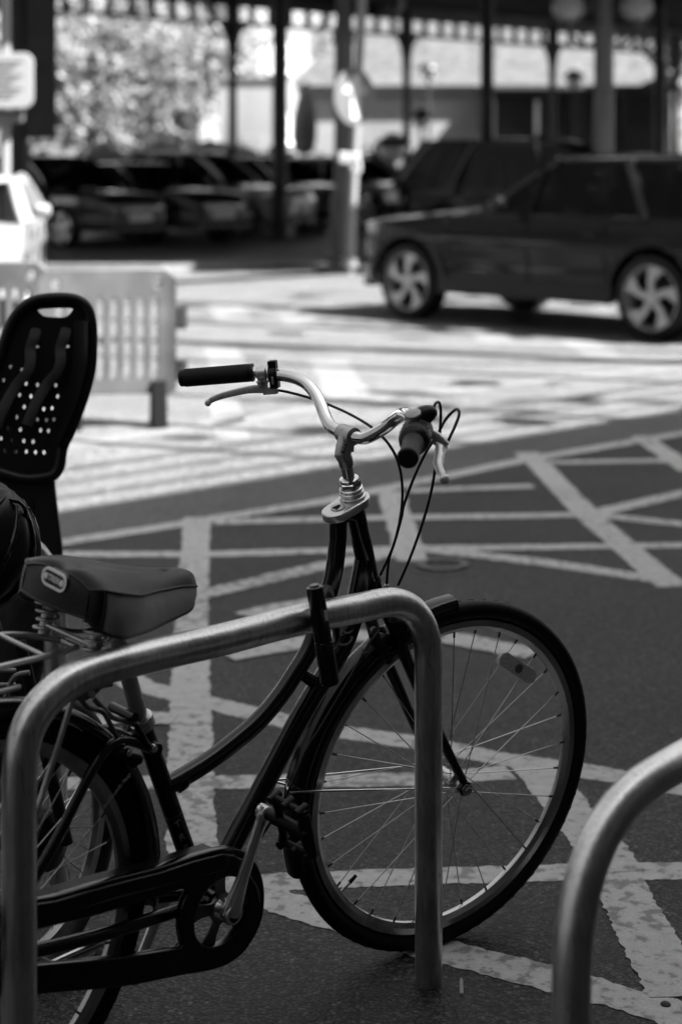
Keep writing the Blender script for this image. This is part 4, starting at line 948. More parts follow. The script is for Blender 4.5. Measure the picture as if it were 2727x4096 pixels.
# --- plastic barriers
def barrier(a, b, label, foot=True, hook=True):
    t = root('plastic_barrier', label, 'barrier', ((a.x+b.x)/2, (a.y+b.y)/2, 0), 'plastic pedestrian barriers'); d = (b-a).normalized(); L = (b-a).length
    nn = V((d.y, -d.x, 0)); O = V((a.x, a.y, 0))
    H0, H1, H2, H3 = .20, .27, .76, .905
    outer = [(0.02, H0), (L-.02, H0), (L, H0+.02), (L, H3-.06), (L-.06, H3), (.06, H3), (0, H3-.06), (0, H0+.02)]
    n_ = int((L-.16)/.075); holes = []
    for i in range(n_):
        x0 = .08+(L-.16)*i/n_+.018; x1 = .08+(L-.16)*(i+1)/n_-.018; holes.append([(x0, H1+.02), (x0+.02, H1), (x1-.02, H1), (x1, H1+.02), (x1, H2-.03), (x1-.018, H2), (x0+.018, H2), (x0, H2-.03)])
    for xx in (.10, L-.10): holes.append([(xx+.028*cos(2*pi*k/16), .83+.035*sin(2*pi*k/16)) for k in range(16)])
    o = plate('panel', [outer]+holes, O, d, V((0, 0, 1)), .045, BAR, t, .006, smooth=True); part_of(o, t)
    if hook:
        for z_ in (.32, .62): MB().lathe([(-.06, .035), (.06, .035)], O+d*(L+.035)+V((0, 0, z_)), V((0, 0, 1)), 14).box(O+d*(L+.01)+V((0, 0, z_)), (.05, .04, .08), (d, nn, V((0, 0, 1)))).build('hinge', BAR, t)
    if foot:
        for q in (.20, .82):
            c2 = O+d*(L*q); MB().prism([c2-nn*.11, c2+nn*.11, c2+nn*.10+V((0, 0, .05)), c2+nn*.045+V((0, 0, .27)), c2-nn*.045+V((0, 0, .27)), c2-nn*.10+V((0, 0, .05))], d*.09).build('foot', mat('foot_rubber', .004, .7, 0, .05), t, bevel=.01)
    return t
barrier(V((-1.72, 10.22, 0)), V((-.955, 10.36, 0)), 'slatted plastic barrier standing on the sunlit road, behind the child seat')
barrier(V((-3.3, 11.0, 0)), V((-1.80, 11.05, 0)), 'slatted plastic barrier at the left edge in front of the white car', hook=False)
# --- cars
def car(name, label, cat, pos, fwd, paint, cab=(.42, .10), L=4.3, W=1.8, H=1.46, wr=.33, rim_m=None, suv=False, spokes=5, group=None, plate_m=True, cast=None, van=False):
    t = root(name, label, cat, (pos.x, pos.y, 0), group); f_ = V((fwd[0], fwd[1], 0)).normalized(); l_ = V((-f_.y, f_.x, 0)); O = V((pos.x, pos.y, .108 if pos.y > 24.6 else 0))
    def P(x, y, z): return O+f_*x+l_*y+V((0, 0, z))
    xf, xr = L*.5-.86, -L*.5+.84 if not suv else -L*.5+.92
    bz = .28 if not suv else .30; belt = .93 if not suv else 1.02
    def shoulder(x):      # height of the body side's top line
        q = x/(L/2)
        if q > .94: return belt*(.93-2.6*(q-.94)) if not suv else belt*(.95-2.2*(q-.94))
        if q > .42: return belt*(.985-.10*((q-.42)/.52)**1.5)
        return belt*(1.0+.035*max(0, -q))
    def plan(x):
        q = abs(x)/(L/2); return 1-.30*max(0, (q-.72)/.28)**2.4
    def bottom(x):
        z = bz
        if abs(x) > L/2-.35: z = bz+.10*((abs(x)-L/2+.35)/.35)**1.5
        for xc in (xf, xr):
            dd = abs(x-xc); ra = wr+.075
            if dd < ra: z = max(z, wr+sqrt(ra*ra-dd*dd)+.0)
        return z
    xs = sorted(set([-L/2+L*i/60 for i in range(61)]+[xc+s_*(wr+.075) for xc in (xf, xr) for s_ in (-1, 1)]+[xc+(wr+.075)*cos(pi*k/14) for xc in (xf, xr) for k in range(15)]))
    rows = []
    for x in xs:
        zb, zs = bottom(x), shoulder(x); col = []
        zs = max(zs, zb+.02)
        for j in range(15):
            q = j/14; z = zb+(zs-zb)*q; zz = (z-bz)/(belt-bz)
            tb_ = ((-1, .93), (0, .935), (.12, .962), (.28, .975), (.42, .968), (.52, .985), (.68, 1.0), (.84, .985), (1, .95), (2, .94)); y = next(y0+(y1-y0)*(zz-a0)/(a1-a0) for (a0, y0), (a1, y1) in zip(tb_[:-1], tb_[1:]) if a0 <= zz <= a1)*W/2*plan(x)
            col.append((y, z))
        y0, z0 = col[-1]
        hood = .075 if x > L*.2 else .05
        for j in range(1, 7): q = j/6; col.append((y0*(1-q), z0+hood*sin(q*pi/2)*(1 if abs(x) < L/2*.97 else .5)))
        rows.append([P(x, y, z) for y, z in col]+[P(x, -y, z) for y, z in col[::-1][1:]])
    def cap_(row, s_, dx, ky, kz):
        zc = .55; return [O+f_*(s_*(L/2+dx))+l_*((p-O).dot(l_)*ky)+V((0, 0, zc+(p.z-O.z-zc)*kz)) for p in row]
    rows = [cap_(rows[0], -1, .085, .55, .6), cap_(rows[0], -1, .075, .86, .86), cap_(rows[0], -1, .04, .96, .96)]+rows+[cap_(rows[-1], 1, .04, .96, .96), cap_(rows[-1], 1, .075, .86, .86), cap_(rows[-1], 1, .085, .55, .6)]
    bm = MB().grid(rows); n_ = len(rows[0])
    for row, rv_ in ((rows[0], 0), (rows[-1], 1)):
        k = len(bm.v); bm.v += row; bm.f.append([k+i for i in range(n_)])
    B_ = bm.build('body', paint, t, ang=42); part_of(B_, t)
    # under tray / wheel wells
    MB().box(P(0, 0, bz+.12), (L*.93, W*.74, .26), (f_, l_, V((0, 0, 1)))).build('underbody', BLKM, t, smooth=False)
    if suv:
        cl_ = MB()
        for xc in (xf, xr):
            for s_ in (1, -1):
                r1, r2 = wr+.07, wr+.135; pts = []
                ri = [P(xc+r1*cos(a_), s_*(W/2*.985), wr+r1*sin(a_)) for a_ in [pi*k/18-.15*(k == 0)*0 for k in range(19)]]; ro = [P(xc+r2*cos(a_), s_*(W/2*.985+.012), wr+r2*sin(a_)) for a_ in [pi*k/18 for k in range(19)]]
                ro2 = [p-l_*(s_*.05) for p in ro]; cl_.grid([ri, ro, ro2])
        for s_ in (1, -1): cl_.box(P((xf+xr)/2, s_*(W/2*.965), bz+.07), (xf-xr-2*wr-.1, .05, .17), (f_, l_, V((0, 0, 1))))
        cl_.build('cladding', PLA, t, smooth=False)
    # greenhouse
    gb = belt-.0; gx0, gx1 = -L/2*(.93 if suv or van else .88), L/2*cab[0]
    rf0, rf1 = -L/2*(.74 if (suv or van) else .5), L/2*cab[1]
    def gh(q, lift=0):    # q 0 at belt .. 1 at roof: outline of the section
        x0 = gx0+(rf0-gx0)*q**1.5; x1 = gx1+(rf1-gx1)*q**1.45; yy = W/2*(.93-.20*q); z = gb+(H-.05-gb)*q+lift
        out = []
        for k in range(13): s2 = -1+2*k/12; out.append(P(x1+.10*(1-s2*s2)*(1-.5*q), yy*s2*-1, z+.01))
        for k in range(1, 8): out.append(P(x1+(x0-x1)*k/8, -yy*-1*-1, z)) if False else out.append(P(x1+(x0-x1)*k/8, yy*-1, z))
        for k in range(13): s2 = -1+2*k/12; out.append(P(x0-.05*(1-s2*s2), yy*s2, z))
        for k in range(1, 8): out.append(P(x0+(x1-x0)*k/8, yy, z))
        return out
    G_ = MB().grid([gh(q) for q in (0, .15, .3, .45, .6, .75, .88, 1)], cu=True).build('windows', GLS, t, ang=30); part_of(G_, t)
    top_ = MB()
    r0 = gh(.96, .0); ctr = sum((p for p in gh(1)), V((0, 0, 0)))/len(r0)
    def shrink(ps, k_, dz): return [ctr+(p-ctr)*k_+V((0, 0, dz+(p.z-ctr.z)*(1-k_)*0)) for p in ps]
    r1_ = gh(1); top_.grid([[p+(p-ctr)*.006 for p in r0], [V((p.x, p.y, p.z+.012))+(p-ctr)*.004 for p in r1_], shrink(r1_, .93, .036), shrink(r1_, .7, .052), shrink(r1_, .35, .06), shrink(r1_, .02, .062)], cu=True)
    top_.build('roof', paint, t, ang=50)
    pil = MB(); rk = .035 if not suv else .045
    for s_ in (1, -1):
        yb, yt = W/2*.93*s_, W/2*.735*s_
        for xb, xt, w_ in ((gx1, rf1, .05), (L*.02-.1, L*.0-.12, .05), (gx0*.62, rf0*.60, .06), (gx0+.02, rf0+.02, .10)):
            ex_p = 1.45 if xb > 0 else 1.5; pil.tube([P(xb+(xt-xb)*q_**(ex_p if (xb in (gx1, gx0+.02)) else 1), yb*1.003+(yt*1.01-yb*1.003)*q_, gb-.01+(H-.04-gb)*q_) for q_ in (0, .15, .3, .45, .6, .75, .88, 1)], w_*.8, 8)
        pil.tube([P(gx1, yb*1.006, gb+.01), P(gx0, yb*1.006, gb+.01)], .016, 6)
    pil.build('pillars', paint, t)
    # seats seen through the tinted glass, bright trim under the windows
    for xs_ in (L*.04, -L*.17):
        for s_ in (1, -1): MB().box(P(xs_, s_*W*.22, gb+.10), (.12, .46, .34), (f_, l_, V((0, 0, 1)))).box(P(xs_-.02, s_*W*.22, gb+.34), (.09, .24, .16), (f_, l_, V((0, 0, 1)))).build('seat', BLKM, t, bevel=.03)
    tr_m = MB()
    for s_ in (1, -1): tr_m.tube([P(gx1-.05, s_*W/2*.945, gb+.005), P(gx0+.1, s_*W/2*.945, gb+.005)], .009, 6)
    tr_m.build('window_trim', DALU if not suv else BLKM, t)
    # door gaps, handles, mirrors
    dr = MB()
    for s_ in (1, -1):
        for xd in (L*.20, -L*.01, -L*.215 if not suv else -L*.2):
            dr.tube([P(xd+.02*s2, s_*(W/2*.992-.0*s2), bz+.12+(belt-bz-.16)*s2) for s2 in (0, .3, .6, 1)], .006, 5)
        for xd in (L*.03, -L*.18): dr.tube([P(xd, s_*(W/2*.99), belt-.14), P(xd+.16, s_*(W/2*.99), belt-.135)], .015, 8)
    dr.build('door_seam', BLKM, t)
    for s_ in (1, -1):
        m_ = MB().lathe([(-.08, .02), (-.06, .06), (.0, .075), (.06, .06), (.08, .02)], P(gx1-.32, s_*(W/2+.10), gb+.12), l_, 14)
        m_.build('mirror', paint, t)
        hx_ = L/2-.20; m2 = MB().box(P(hx_-.03, s_*(W/2*.70), belt*.74), (.26, .26, .11), ((f_*.86-l_*s_*.5).normalized(), (l_*.86+f_*s_*.5).normalized(), V((0, 0, 1)))); m2.build('headlight', HLT, t, bevel=.04)
        m3 = MB().box(P(-L/2+.10, s_*(W/2*.80), belt*.86), (.2, .26, .16), (f_, l_, V((0, 0, 1)))); m3.build('tail_light', GRP, t, bevel=.03)
    MB().box(P(L/2+.028, 0, .50), (.12, W*.52, .2), (f_, l_, V((0, 0, 1)))).box(P(L/2-.01, 0, .32), (.12, W*.66, .1), (f_, l_, V((0, 0, 1)))).build('grille', BLKM, t, bevel=.02)
    for s_ in (1, -1): MB().box(P(s_*(L/2+.092), 0, .50 if s_ > 0 else .70), (.012, .52, .115), (f_, l_, V((0, 0, 1)))).build('number_plate', PLT, t, bevel=.003)
    # wheels
    for xc in (xf, xr):
        for s_ in (1, -1):
            c = P(xc, s_*(W/2-.115), wr); a_ = l_*s_
            wh = MB().lathe([(-.11, wr*.70), (-.11, wr*.93), (-.095, wr*.985), (-.06, wr), (.06, wr), (.095, wr*.985), (.11, wr*.93), (.112, wr*.80), (.10, wr*.765)], c, a_, 48, cap=False)
            wo_ = wh.build('wheel', RUB, t); part_of(wo_, t)
            rb_ = MB().lathe([(.101, wr*.775), (.104, wr*.745), (.085, wr*.72), (-.08, wr*.70)], c, a_, 48, cap=False).build('rim', rim_m or ALUM, wo_)
            MB().lathe([(-.05, wr*.72), (-.02, wr*.70), (-.02, .02)], c, a_, 30, cap=False).build('brake_disc', BLKM, wo_)
            spk = MB(); ex_ = f_; ez_ = V((0, 0, 1))
            for k in range(spokes):
                th = 2*pi*k/spokes+.3; e_ = ex_*cos(th)+ez_*sin(th); s3 = a_.cross(e_); tw = .55
                e2 = ex_*cos(th+.22)+ez_*sin(th+.22); s4 = a_.cross(e2)
                w0, w1 = .034, .085 if spokes == 5 else .03
                pts = [c+e_*.03+s3*w0, c+e_*(wr*.40)+s3*(w0*1.2), c+e2*(wr*.745)+s4*w1, c+e2*(wr*.745)-s4*w1, c+e_*(wr*.40)-s3*(w0*.7), c+e_*.03-s3*w0]
                spk.prism([p+a_*.085 for p in pts], -a_*.03)
            spk.lathe([(.05, .065), (.09, .065), (.098, .05), (.1, .02)], c, a_, 20); spk.build('spokes', rim_m or ALUM, wo_, smooth=False, bevel=.006)
    return t
SR = mat('bright_alloy_spokes', .34, .3, .6)
a = V((.62, 17.3, 0)); b = V((2.6, 15.2, 0)); fd = (a-b).normalized(); nrm_ = V((fd.y, -fd.x, 0)); nrm_ = nrm_ if nrm_.y < 0 else -nrm_
Ls = 4.55; Ws = 1.86; mid = (a+b)/2-nrm_*(Ws/2-.0)+fd*(-.03)
car('suv', 'black SUV with pale five-spoke wheels standing at the right of the sunlit road', 'car', mid, fd, BLP, cab=(.22, -.10), L=(a-b).length+.86+.92, W=Ws, H=1.585, wr=.365, suv=True, rim_m=SR)
car('parked_car', 'white car at the left edge, nose lit by the sun behind the grey barrier', 'car', V((-3.88, 17.7, 0)), (.10, -1), mat('white_car_paint', .14, .3, 0, .5, .4), L=4.2, W=1.74, H=1.38, wr=.31)
PG = 'cars parked under the canopy'
car('parked_car', 'dark car farthest left under the canopy, beside the left column', 'car', V((-4.95, 30.6, 0)), (.75, -.66), DKG, L=4.4, H=1.50, group=PG)
car('parked_car', 'black hatchback with shining bonnet and pale number plate under the canopy', 'car', V((-3.55, 32.0, 0)), (.72, -.70), DKG, L=4.2, H=1.38, group=PG)
car('parked_car', 'grey hatchback behind the black one, left of the thick iron column', 'car', V((-2.75, 35.2, 0)), (.93, -.36), GRP, L=4.3, H=1.60, group=PG)
car('parked_car', 'black saloon between the iron column and the sign pole', 'car', V((-1.55, 38.2, 0)), (.80, -.60), DKG, L=4.4, H=1.50, group=PG)
car('parked_car', 'dark car half hidden between the sign pole and the SUV bonnet', 'car', V((.1, 40.5, 0)), (.80, -.60), GRP, L=4.3, H=1.52, group=PG)
car('parked_car', 'tall black car parked behind the SUV, under the canopy', 'car', V((3.15, 26.6, 0)), (.94, -.33), BLP, L=4.7, W=1.9, H=1.74, suv=True, van=True, wr=.36, group=PG)
# --- hedges, trees, buildings beyond the canopy
HG = 'clipped bushes behind the parked cars'
for i, (u, v, Y, rx_, rz_) in enumerate([(180, 700, 47, 1.3, 1.25), (420, 680, 47.5, 1.4, 1.35), (640, 660, 48, 1.3, 1.45), (840, 650, 48.5, 1.2, 1.5), (985, 680, 49, .8, 1.35), (1120, 690, 50, 1.1, 1.3), (1290, 720, 50, .9, 1.1), (1490, 680, 51, 1.1, 1.25)]):
    c_ = at(u, 643, Y); bush(V((c_.x, Y, rz_*.5)), (rx_, 1.0, rz_), 900, .09, LFD, 'bush', ['dark rounded bush behind the dark car at the far left', 'dark bush behind the black hatchback', 'dark bush above the grey hatchback roof', 'tallest dark bush, left of the slim canopy column', 'small dark bush under the white house', 'dark bush right of the thick iron column', 'low dark bush beside the lamp post', 'dark bush seen right of the sign pole'][i], 40+i, group=HG)
tree(-8.6, 62, 9.5, (3.2, 2.4, 3.4), 7500, .18, LFB, 'pale sunlit tree at the far left beyond the canopy', 11, cz=4.6, sub=8, group='sunlit trees beyond the canopy')
tree(-5.9, 66, 9.5, (3.0, 2.4, 3.6), 7500, .18, LFB, 'pale sunlit tree filling the gap left of the white house', 12, cz=5.0, sub=8, group='sunlit trees beyond the canopy')
tree(-11.5, 66, 9, (3.0, 2.4, 3.2), 5500, .18, LFB, 'pale tree behind the left iron column', 13, cz=4.5, sub=7, group='sunlit trees beyond the canopy')
for i, (x_, h_) in enumerate(((-20, 17), (-11, 19), (3, 17), (11, 18), (20, 18), (30, 20))):
    tree(x_, 112+2*(i % 2), h_, (6.2, 4, h_*.42), 3800, .34, LFM, ['tall tree far left on the skyline', 'tall tree behind the white house', 'tall tree above the low tiled roof', 'tall tree on the skyline behind the lantern', 'tall tree on the skyline above the SUV', 'tall tree far right on the skyline'][i], 60+i, cz=h_*.52, sub=8, group='skyline trees', tr_=.4)
tree(.2, 92, 12, (3.4, 2.6, 3.5), 4000, .16, LFB, 'grey-green tree above the low tiled roof', 14, cz=7.5, sub=7, group='sunlit trees beyond the canopy')
# tall white house, turned so that one wall takes the sun
hsn = root('white_house', 'tall white house with sash windows between tree and iron column', 'house', (-7.5, 82, 0))
hx_ = V((.86, .5, 0)).normalized(); hy_ = V((-hx_.y, hx_.x, 0)); hc = V((-5.6, 84, 0))
Bo = MB().box(hc+V((0, 0, 5)), (5.6, 7, 10), (hx_, hy_, V((0, 0, 1)))).build('wall', WREN, hsn, smooth=False); part_of(Bo, hsn)
MB().prism([hc+hx_*a_+hy_*b_+V((0, 0, z_)) for a_, b_, z_ in ((-3.1, -3.8, 10), (3.1, -3.8, 10), (0, -3.8, 12))], hy_*7.6).build('roof', TILE, hsn, smooth=False)
WIN = mat('window_glass', .05, .1, 0, .6)
for xq, zq in ((-1.3, 6.2), (1.25, 6.2), (-1.3, 3.0), (1.25, 3.0)):
    c_ = hc+hx_*xq-hy_*3.5+V((0, 0, zq)); wf = MB().box(c_-hy_*.02, (.95, .1, 1.2), (hx_, hy_, V((0, 0, 1)))).box(c_-hy_*.05+V((0, 0, -.66)), (1.2, .16, .1), (hx_, hy_, V((0, 0, 1)))).build('window', WHP, hsn, smooth=False); part_of(wf, hsn)
    for i in (-1, 1):
        for j in (-1, 1): MB().box(c_+hx_*(.22*i)+V((0, 0, .28*j))-hy_*.075, (.38, .03, .48), (hx_, hy_, V((0, 0, 1)))).build('pane', WIN, wf, smooth=False)
gw = root('garden_wall', 'bright white garden wall below the white house', 'wall', (-3.6, 60, 0)); MB().box(V((-2.95, 60, 2.1)), (2.2, .3, 4.2)).build('wall', WREN, gw, smooth=False); MB().box(V((-2.95, 60, 4.26)), (2.4, .45, .12)).build('coping', STN, gw, smooth=False)
# low building with bright hipped roof
lb_ = root('market_building', 'low building with bright tiled hip roof behind the canopy columns', 'building', (5, 66, 0))
Yw = 64.; xl = at(1215, 0, Yw).x; xm = at(1915, 0, Yw).x; xr_ = at(2640, 0, Yw).x; ez = 4.25
MB().box(V(((xl+xm)/2, Yw+2.5, ez/2)), (xm-xl, 5, ez)).build('wall', REND, lb_, smooth=False)
MB().box(V(((xm+xr_)/2+.002, Yw+2.52, ez/2)), (xr_-xm, 5, ez)).build('shaded_wall', DKW, lb_, smooth=False)  # dark colour stands in for the shade on this part of the front
MB().box(V(((xl+xr_)/2, Yw-.06, ez-.22)), (xr_-xl+.5, .3, .22)).box(V(((xl+xr_)/2, Yw-.15, ez+.0)), (xr_-xl+.7, .5, .12)).build('cornice', REND, lb_, smooth=False)
rr = [V((xl-.4, Yw-.4, ez+.06)), V((xr_+.4, Yw-.4, ez+.06)), V((xr_+.4, Yw+9, ez+.06)), V((xl-.4, Yw+9, ez+.06)), V((xl+2.6, Yw+4.3, ez+3.4)), V((xr_-2.6, Yw+4.3, ez+3.4))]
MB().add(rr, [[0, 1, 5, 4], [1, 2, 5], [2, 3, 4, 5], [3, 0, 4], [0, 3, 2, 1]]).build('roof', TILE, lb_, smooth=False)
MB().box(V(((xm+xr_)/2+.1, Yw-1.2, 4.06)), (xr_-xm+.4, 2.4, .14)).build('shade_roof', DKW, lb_, smooth=False)  # overhang and its posts added to keep sun off the wall below
for i in range(5): MB().box(V((xm+.3+i*(xr_-xm-.4)/4, Yw-2.2, 2.0)), (.14, .14, 4.0)).build('shade_roof_post', DKW, lb_, smooth=False)
for i in range(4):
    c_ = V((xm+1.0+i*1.55, Yw-.0, 1.5)); MB().box(c_, (1.0, .12, 2.4)).build('shopfront', WIN, lb_, smooth=False)
# lanterns with dark caps, and a folded parasol
def lantern(u, v, Y, label, s_=1.):
    c_ = at(u, v, Y); t = root('street_lantern', label, 'lantern', (c_.x, c_.y, 0), 'globe lanterns with dark caps')
    MB().lathe([(-.26*s_*cos(pi*i/14), .26*s_*sin(pi*i/14)) for i in range(15)], c_, V((0, 0, 1)), 20, cap=False).build('globe', mat('lantern_glass', .6, .3), t)
    MB().lathe([(.03, .34*s_), (.08, .33*s_), (.20, .26*s_), (.30, .10*s_), (.34, .01)], c_, V((0, 0, 1)), 20).build('cap', IRN, t)
    MB().tube([V((c_.x, c_.y, 0)), c_-V((0, 0, .24*s_))], .05, 12).build('post', IRN, t)
lantern(1713, 285, 58, 'globe lantern with dark cap left of the middle iron column')
lantern(2293, 318, 58, 'globe lantern with dark cap behind the black SUV')
lantern(1680, 480, 50, 'low globe lantern against the pale wall', .9)
lantern(1570, 590, 46, 'big low lantern with wide dark cap right of the sign pole', 1.5)
ps = root('folded_parasol', 'folded white parasol between iron column and lamp post', 'parasol', (at(1215, 0, 52).x, 52, 0))
c_ = at(1215, 600, 52); MB().lathe([(0, .05), (.1, .30), (.55, .36), (1.1, .34), (1.7, .22), (2.1, .05)], V((c_.x, 52, 1.7)), V((.03, 0, 1)), 14).build('canopy', WREN, ps)
MB().tube([V((c_.x, 52, 0)), V((c_.x, 52, 1.8))], .03, 8).build('pole', IRN, ps)
# ================================================================== LEFT-HAND CLUSTER: second bicycle, helmet, bag, child seat
K2 = root('bicycle', 'second bicycle mostly hidden behind the rear wheel of the black city bicycle', 'bicycle', (-.70, 2.95, 0))
kb2 = basis(radians(66), 0); kc = at(160, 3385, 3.36); kc = V((kc.x, kc.y, .262))
w2 = MB().torus(kc, kb2, .238, TY(.022), 90).build('wheel', RUB, K2); part_of(w2, K2)
MB().torus(kc, kb2, .214, [(-.018, -.009), (.002, -.011), (.002, .011), (-.018, .009), (-.024, 0)], 90).build('rim', DALU, w2, ang=25)
s2m = MB()
for i in range(28):
    a_ = 2*pi*i/28; s2m.tube([kc+(kb2[0]*cos(a_+1)+kb2[1]*sin(a_+1))*.02+kb2[2]*(.03*(-1)**i), kc+(kb2[0]*cos(a_)+kb2[1]*sin(a_))*.192], .001, 5)
s2m.build('spokes', SPK, w2); MB().lathe([(-.05, .02), (-.04, .055), (.03, .055), (.04, .03), (.05, .012)], kc, kb2[2], 24).build('hub', BLKM, w2)
f2 = MB(); f2.tube([kc+kb2[2]*.06, kc+kb2[2]*.055+V((-.08, -.02, .38))], .012, 12); f2.tube([kc-kb2[2]*.06, kc-kb2[2]*.055+V((-.08, -.02, .38))], .012, 12)
f2.tube([kc+V((-.08, -.02, .38)), kc+V((-.14, -.05, .62))], .018, 14); f2.tube([kc+V((-.10, -.03, .46)), kc+V((-.62, -.5, .10))], .017, 14); f2.build('frame', BLKM, K2)
# wire tray of bicycle two at the left edge
w_ = MB()
for q in range(3): w_.tube([at(-120, 2680+q*62, 2.95), at(60, 2682+q*58, 3.05)], .004, 8)
w_.tube(fillet([at(20, 2800, 3.0), at(58, 2700, 3.0), at(120, 2690, 3.0)], .02), .0045, 8); w_.build('carrier', DALU, K2)
# helmet
HM = root('helmet', 'black ridged cycle helmet hanging at the left edge behind the saddle', 'helmet', tuple(at(-60, 2330, 3.45)))
hc_ = at(-118, 2168, 3.45); rows = []
for i in range(15):
    ph_ = pi*i/14*.82; row = []
    for k in range(40):
        a_ = 2*pi*k/40; rg_ = 1+.045*cos(a_*9)*sin(ph_)
        row.append(hc_+V((.136*sin(ph_)*cos(a_), .105*sin(ph_)*sin(a_), .125*cos(ph_)))*rg_)
    rows.append(row)
Rm = Matrix.Rotation(radians(38), 4, 'Y')
rows = [[hc_+Rm @ (p-hc_) for p in r_] for r_ in rows]
HS = MB().grid(rows, cu=True).build('shell', PLA, HM, ang=40); part_of(HS, HM)
MB().tube(rows[-1], .006, 8, closed=True).build('trim', BLKM, HS)
rb2 = MB()
for k in (2, 6, 10, 14, 18, 22, 26, 30, 34, 38): rb2.tube([rows[i][k]+(rows[i][k]-hc_).normalized()*.002 for i in range(2, 14)], [.003+.004*sin(pi*i/11) for i in range(12)], 8)
rb2.build('rib', BLK, HS)
bk2 = MB().tube(spl([at(20, 1995, 3.42), at(55, 2003, 3.42), at(80, 2010, 3.42), at(103, 2040, 3.42), at(105, 2095, 3.43)], 5), .004, 8).tube(spl([at(30, 2010, 3.42), at(70, 2045, 3.42), at(100, 2080, 3.43)], 4), .006, 8); bk2.build('strap_buckle', BLK, HM)
# bag
BGt = root('bag', 'limp dark cloth bag hanging below the helmet', 'bag', tuple(at(40, 2650, 3.9)))
c_ = at(20, 2510, 3.85); rows = []
for i in range(21):
    ph_ = pi*i/20; row = []
    for k in range(28):
        a_ = 2*pi*k/28; q = V((cos(a_), sin(a_), 0)); sup = (abs(cos(a_))**2.6+abs(sin(a_))**2.6)**(-1/2.6)
        p = V((.095*sup*cos(a_), .05*sup*sin(a_), 0))*(sin(ph_)**.45)+V((0, 0, .15*cos(ph_)))
        p += p.normalized()*.016*noise.noise(p*16+V((3, 1, 2))); row.append(c_+p)
    rows.append(row)
MB().grid(rows, cu=True).build('sack', FABD, BGt, ang=80)
# child seat with its own plane facing the camera
CS_ = root('child_seat', 'black plastic child bicycle seat with round vent holes and harness slots', 'child seat', tuple(at(150, 2250, 4.3)))
YC = 4.3; sxv = V((1, .12, 0)).normalized(); szv = V((0, .17, 1)).normalized(); snv = sxv.cross(szv); sO2 = at(150, 1700, YC)
def z4(x, y): p = onp(x*.574, 1150+y*.574, sO2, snv); return ((p-sO2).dot(sxv), (p-sO2).dot(szv))
ol = [z4(*p) for p in [(-150, 1180), (-120, 950), (-60, 640), (0, 420), (60, 240), (120, 145), (200, 85), (300, 60), (450, 58), (545, 82), (605, 140), (636, 250), (642, 420), (636, 560), (606, 700), (556, 860), (497, 1010), (447, 1120), (425, 1250), (372, 1325), (180, 1345), (-20, 1290), (-120, 1280)]]
ol = sm2(ol, 4)
vents = [(68, 548), (148, 572), (178, 668), (257, 678), (386, 684), (57, 725), (138, 747), (214, 757), (283, 762), (400, 762), (169, 830), (242, 842), (305, 848), (363, 843), (118, 902), (190, 912), (263, 920), (325, 925), (378, 922), (65, 975), (145, 988), (286, 995), (341, 1000), (12, 1047), (94, 1058), (171, 1068), (236, 1073), (43, 1133), (119, 1140), (190, 1142), (254, 1148), (313, 1150), (-20, 830), (-40, 960), (20, 640)]
lps = [ol, sm2([z4(*p) for p in [(248, 150), (330, 141), (420, 140), (492, 146), (488, 180), (450, 212), (385, 216), (300, 208), (262, 182)]], 4)]
for x_, y_ in vents:
    cx_, cy_ = z4(x_, y_); lps.append(ell(cx_, cy_, .0056, .0070, 14))
for x_, y_ in ((245, 412), (456, 415)): cx_, cy_ = z4(x_, y_); lps.append(ell(cx_, cy_, .009, .0055, 14))
SP_ = plate('back_panel', lps, sO2, sxv, szv, .014, PLA, CS_, .002); part_of(SP_, CS_)
W3 = lambda p, o=0: sO2+sxv*p[0]+szv*p[1]+snv*o
rim_p = [W3(p, .012) for p in ol]; MB().tube([sO2+(p-sO2)*.975 for p in rim_p], .0135, 10, closed=True).build('rim_edge', PLA, SP_)
wing = [W3(z4(*p)) for p in [(636, 250), (642, 420), (636, 560), (606, 700), (556, 860), (497, 1010), (447, 1120)]]
MB().grid([[p+sxv*(.0)+snv*.0 for p in wing], [p-sxv*.018+snv*.05 for p in wing], [p-sxv*.045+snv*.075 for p in wing]]).build('side_wing', PLA, SP_)
for x0 in (235, 445):
    pts = [W3(z4(*p), o2) for p, o2 in (((x0+10, 275), .004), ((x0-5, 350), .02), ((x0-30, 430), .02), ((x0-25, 520), .03), ((x0-50, 600), .03), ((x0-120, 680), .02), ((x0-200, 830), .03), ((x0-250, 960), .03))]
    MB().tube(spl(pts, 4), .013, 8, sx=.2, ref=snv).build('harness_strap', mat('strap_webbing', .025, .8), CS_)
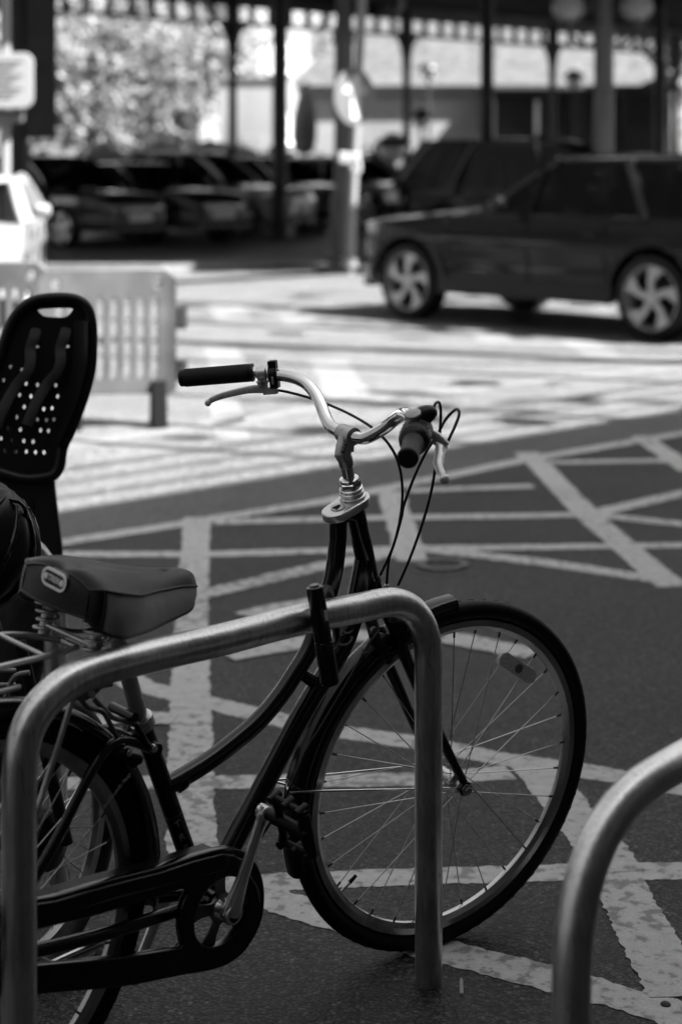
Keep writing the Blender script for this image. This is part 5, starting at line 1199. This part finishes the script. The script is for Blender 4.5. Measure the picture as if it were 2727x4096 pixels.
lo = [(-200, 1290), (0, 1290), (180, 1340), (375, 1330), (395, 1500), (442, 1830), (440, 2100), (285, 2100), (285, 1700), (272, 1640), (268, 1480), (244, 1450), (240, 1560), (255, 1830), (262, 2100), (-200, 2100)]
plate('leg_shell', [sm2([z4(*p) for p in lo], 1)], sO2-snv*.02, sxv, szv, .06, PLA, CS_, .004)
hg = [z4(*p) for p in [(415, 1090), (452, 1150), (458, 1230), (432, 1300), (385, 1340), (360, 1250), (380, 1150)]]
h1 = ell(*z4(412, 1220), .0065, .0105, 14); h2_ = ell(*z4(397, 1280), .0065, .0065, 14)
plate('hinge', [sm2(hg, 4), h1, h2_], sO2-snv*.03, sxv, szv, .012, PLA, CS_, .002)
K3 = root('bicycle', 'third bicycle under the child seat, only a dark frame post visible', 'bicycle', (at(60, 0, 4.4).x, 4.4, 0))
MB().tube([V((at(60, 0, 4.45).x, 4.45, .36)), V((at(40, 0, 4.5).x, 4.5, .9))], .017, 14).tube([V((at(60, 0, 4.45).x, 4.45, .36)), V((at(60, 0, 4.45).x-.9, 5.0, .8))], .017, 14).build('frame', BLKM, K3)
kb3 = basis(radians(150), 0); kc3 = V((at(60, 0, 4.45).x-.35, 4.45, .345)); w3 = MB().torus(kc3, kb3, .33, TY(.018), 90).build('wheel', RUB, K3); part_of(w3, K3)
MB().torus(kc3, kb3, .31, [(-.018, -.009), (.002, -.011), (.002, .011), (-.018, .009)], 90).build('rim', DALU, w3)
# --- litter on the asphalt
lt = MB(); c_ = gnd(1842, 3968); lt.prism([c_+V((-.003, -.012, .002)), c_+V((.003, -.013, .002)), c_+V((.004, .016, .012)), c_+V((.001, .022, .016)), c_+V((-.002, .014, .012))], V((.001, 0, .002)))
tag(lt.build('dead_leaf', mat('dry_leaf', .35, .8), smooth=False), 'pale shrivelled leaf on the asphalt beside the stand foot', 'leaf')
lt = MB(); c_ = gnd(2660, 4022); lt.lathe([(.0, .008), (.003, .010), (.006, .006)], c_, V((0, 0, 1)), 12)
tag(lt.build('bottle_cap', BLKM), 'small dark bottle cap on the painted line at the lower right', 'bottle cap')

#@@END
fin(None)
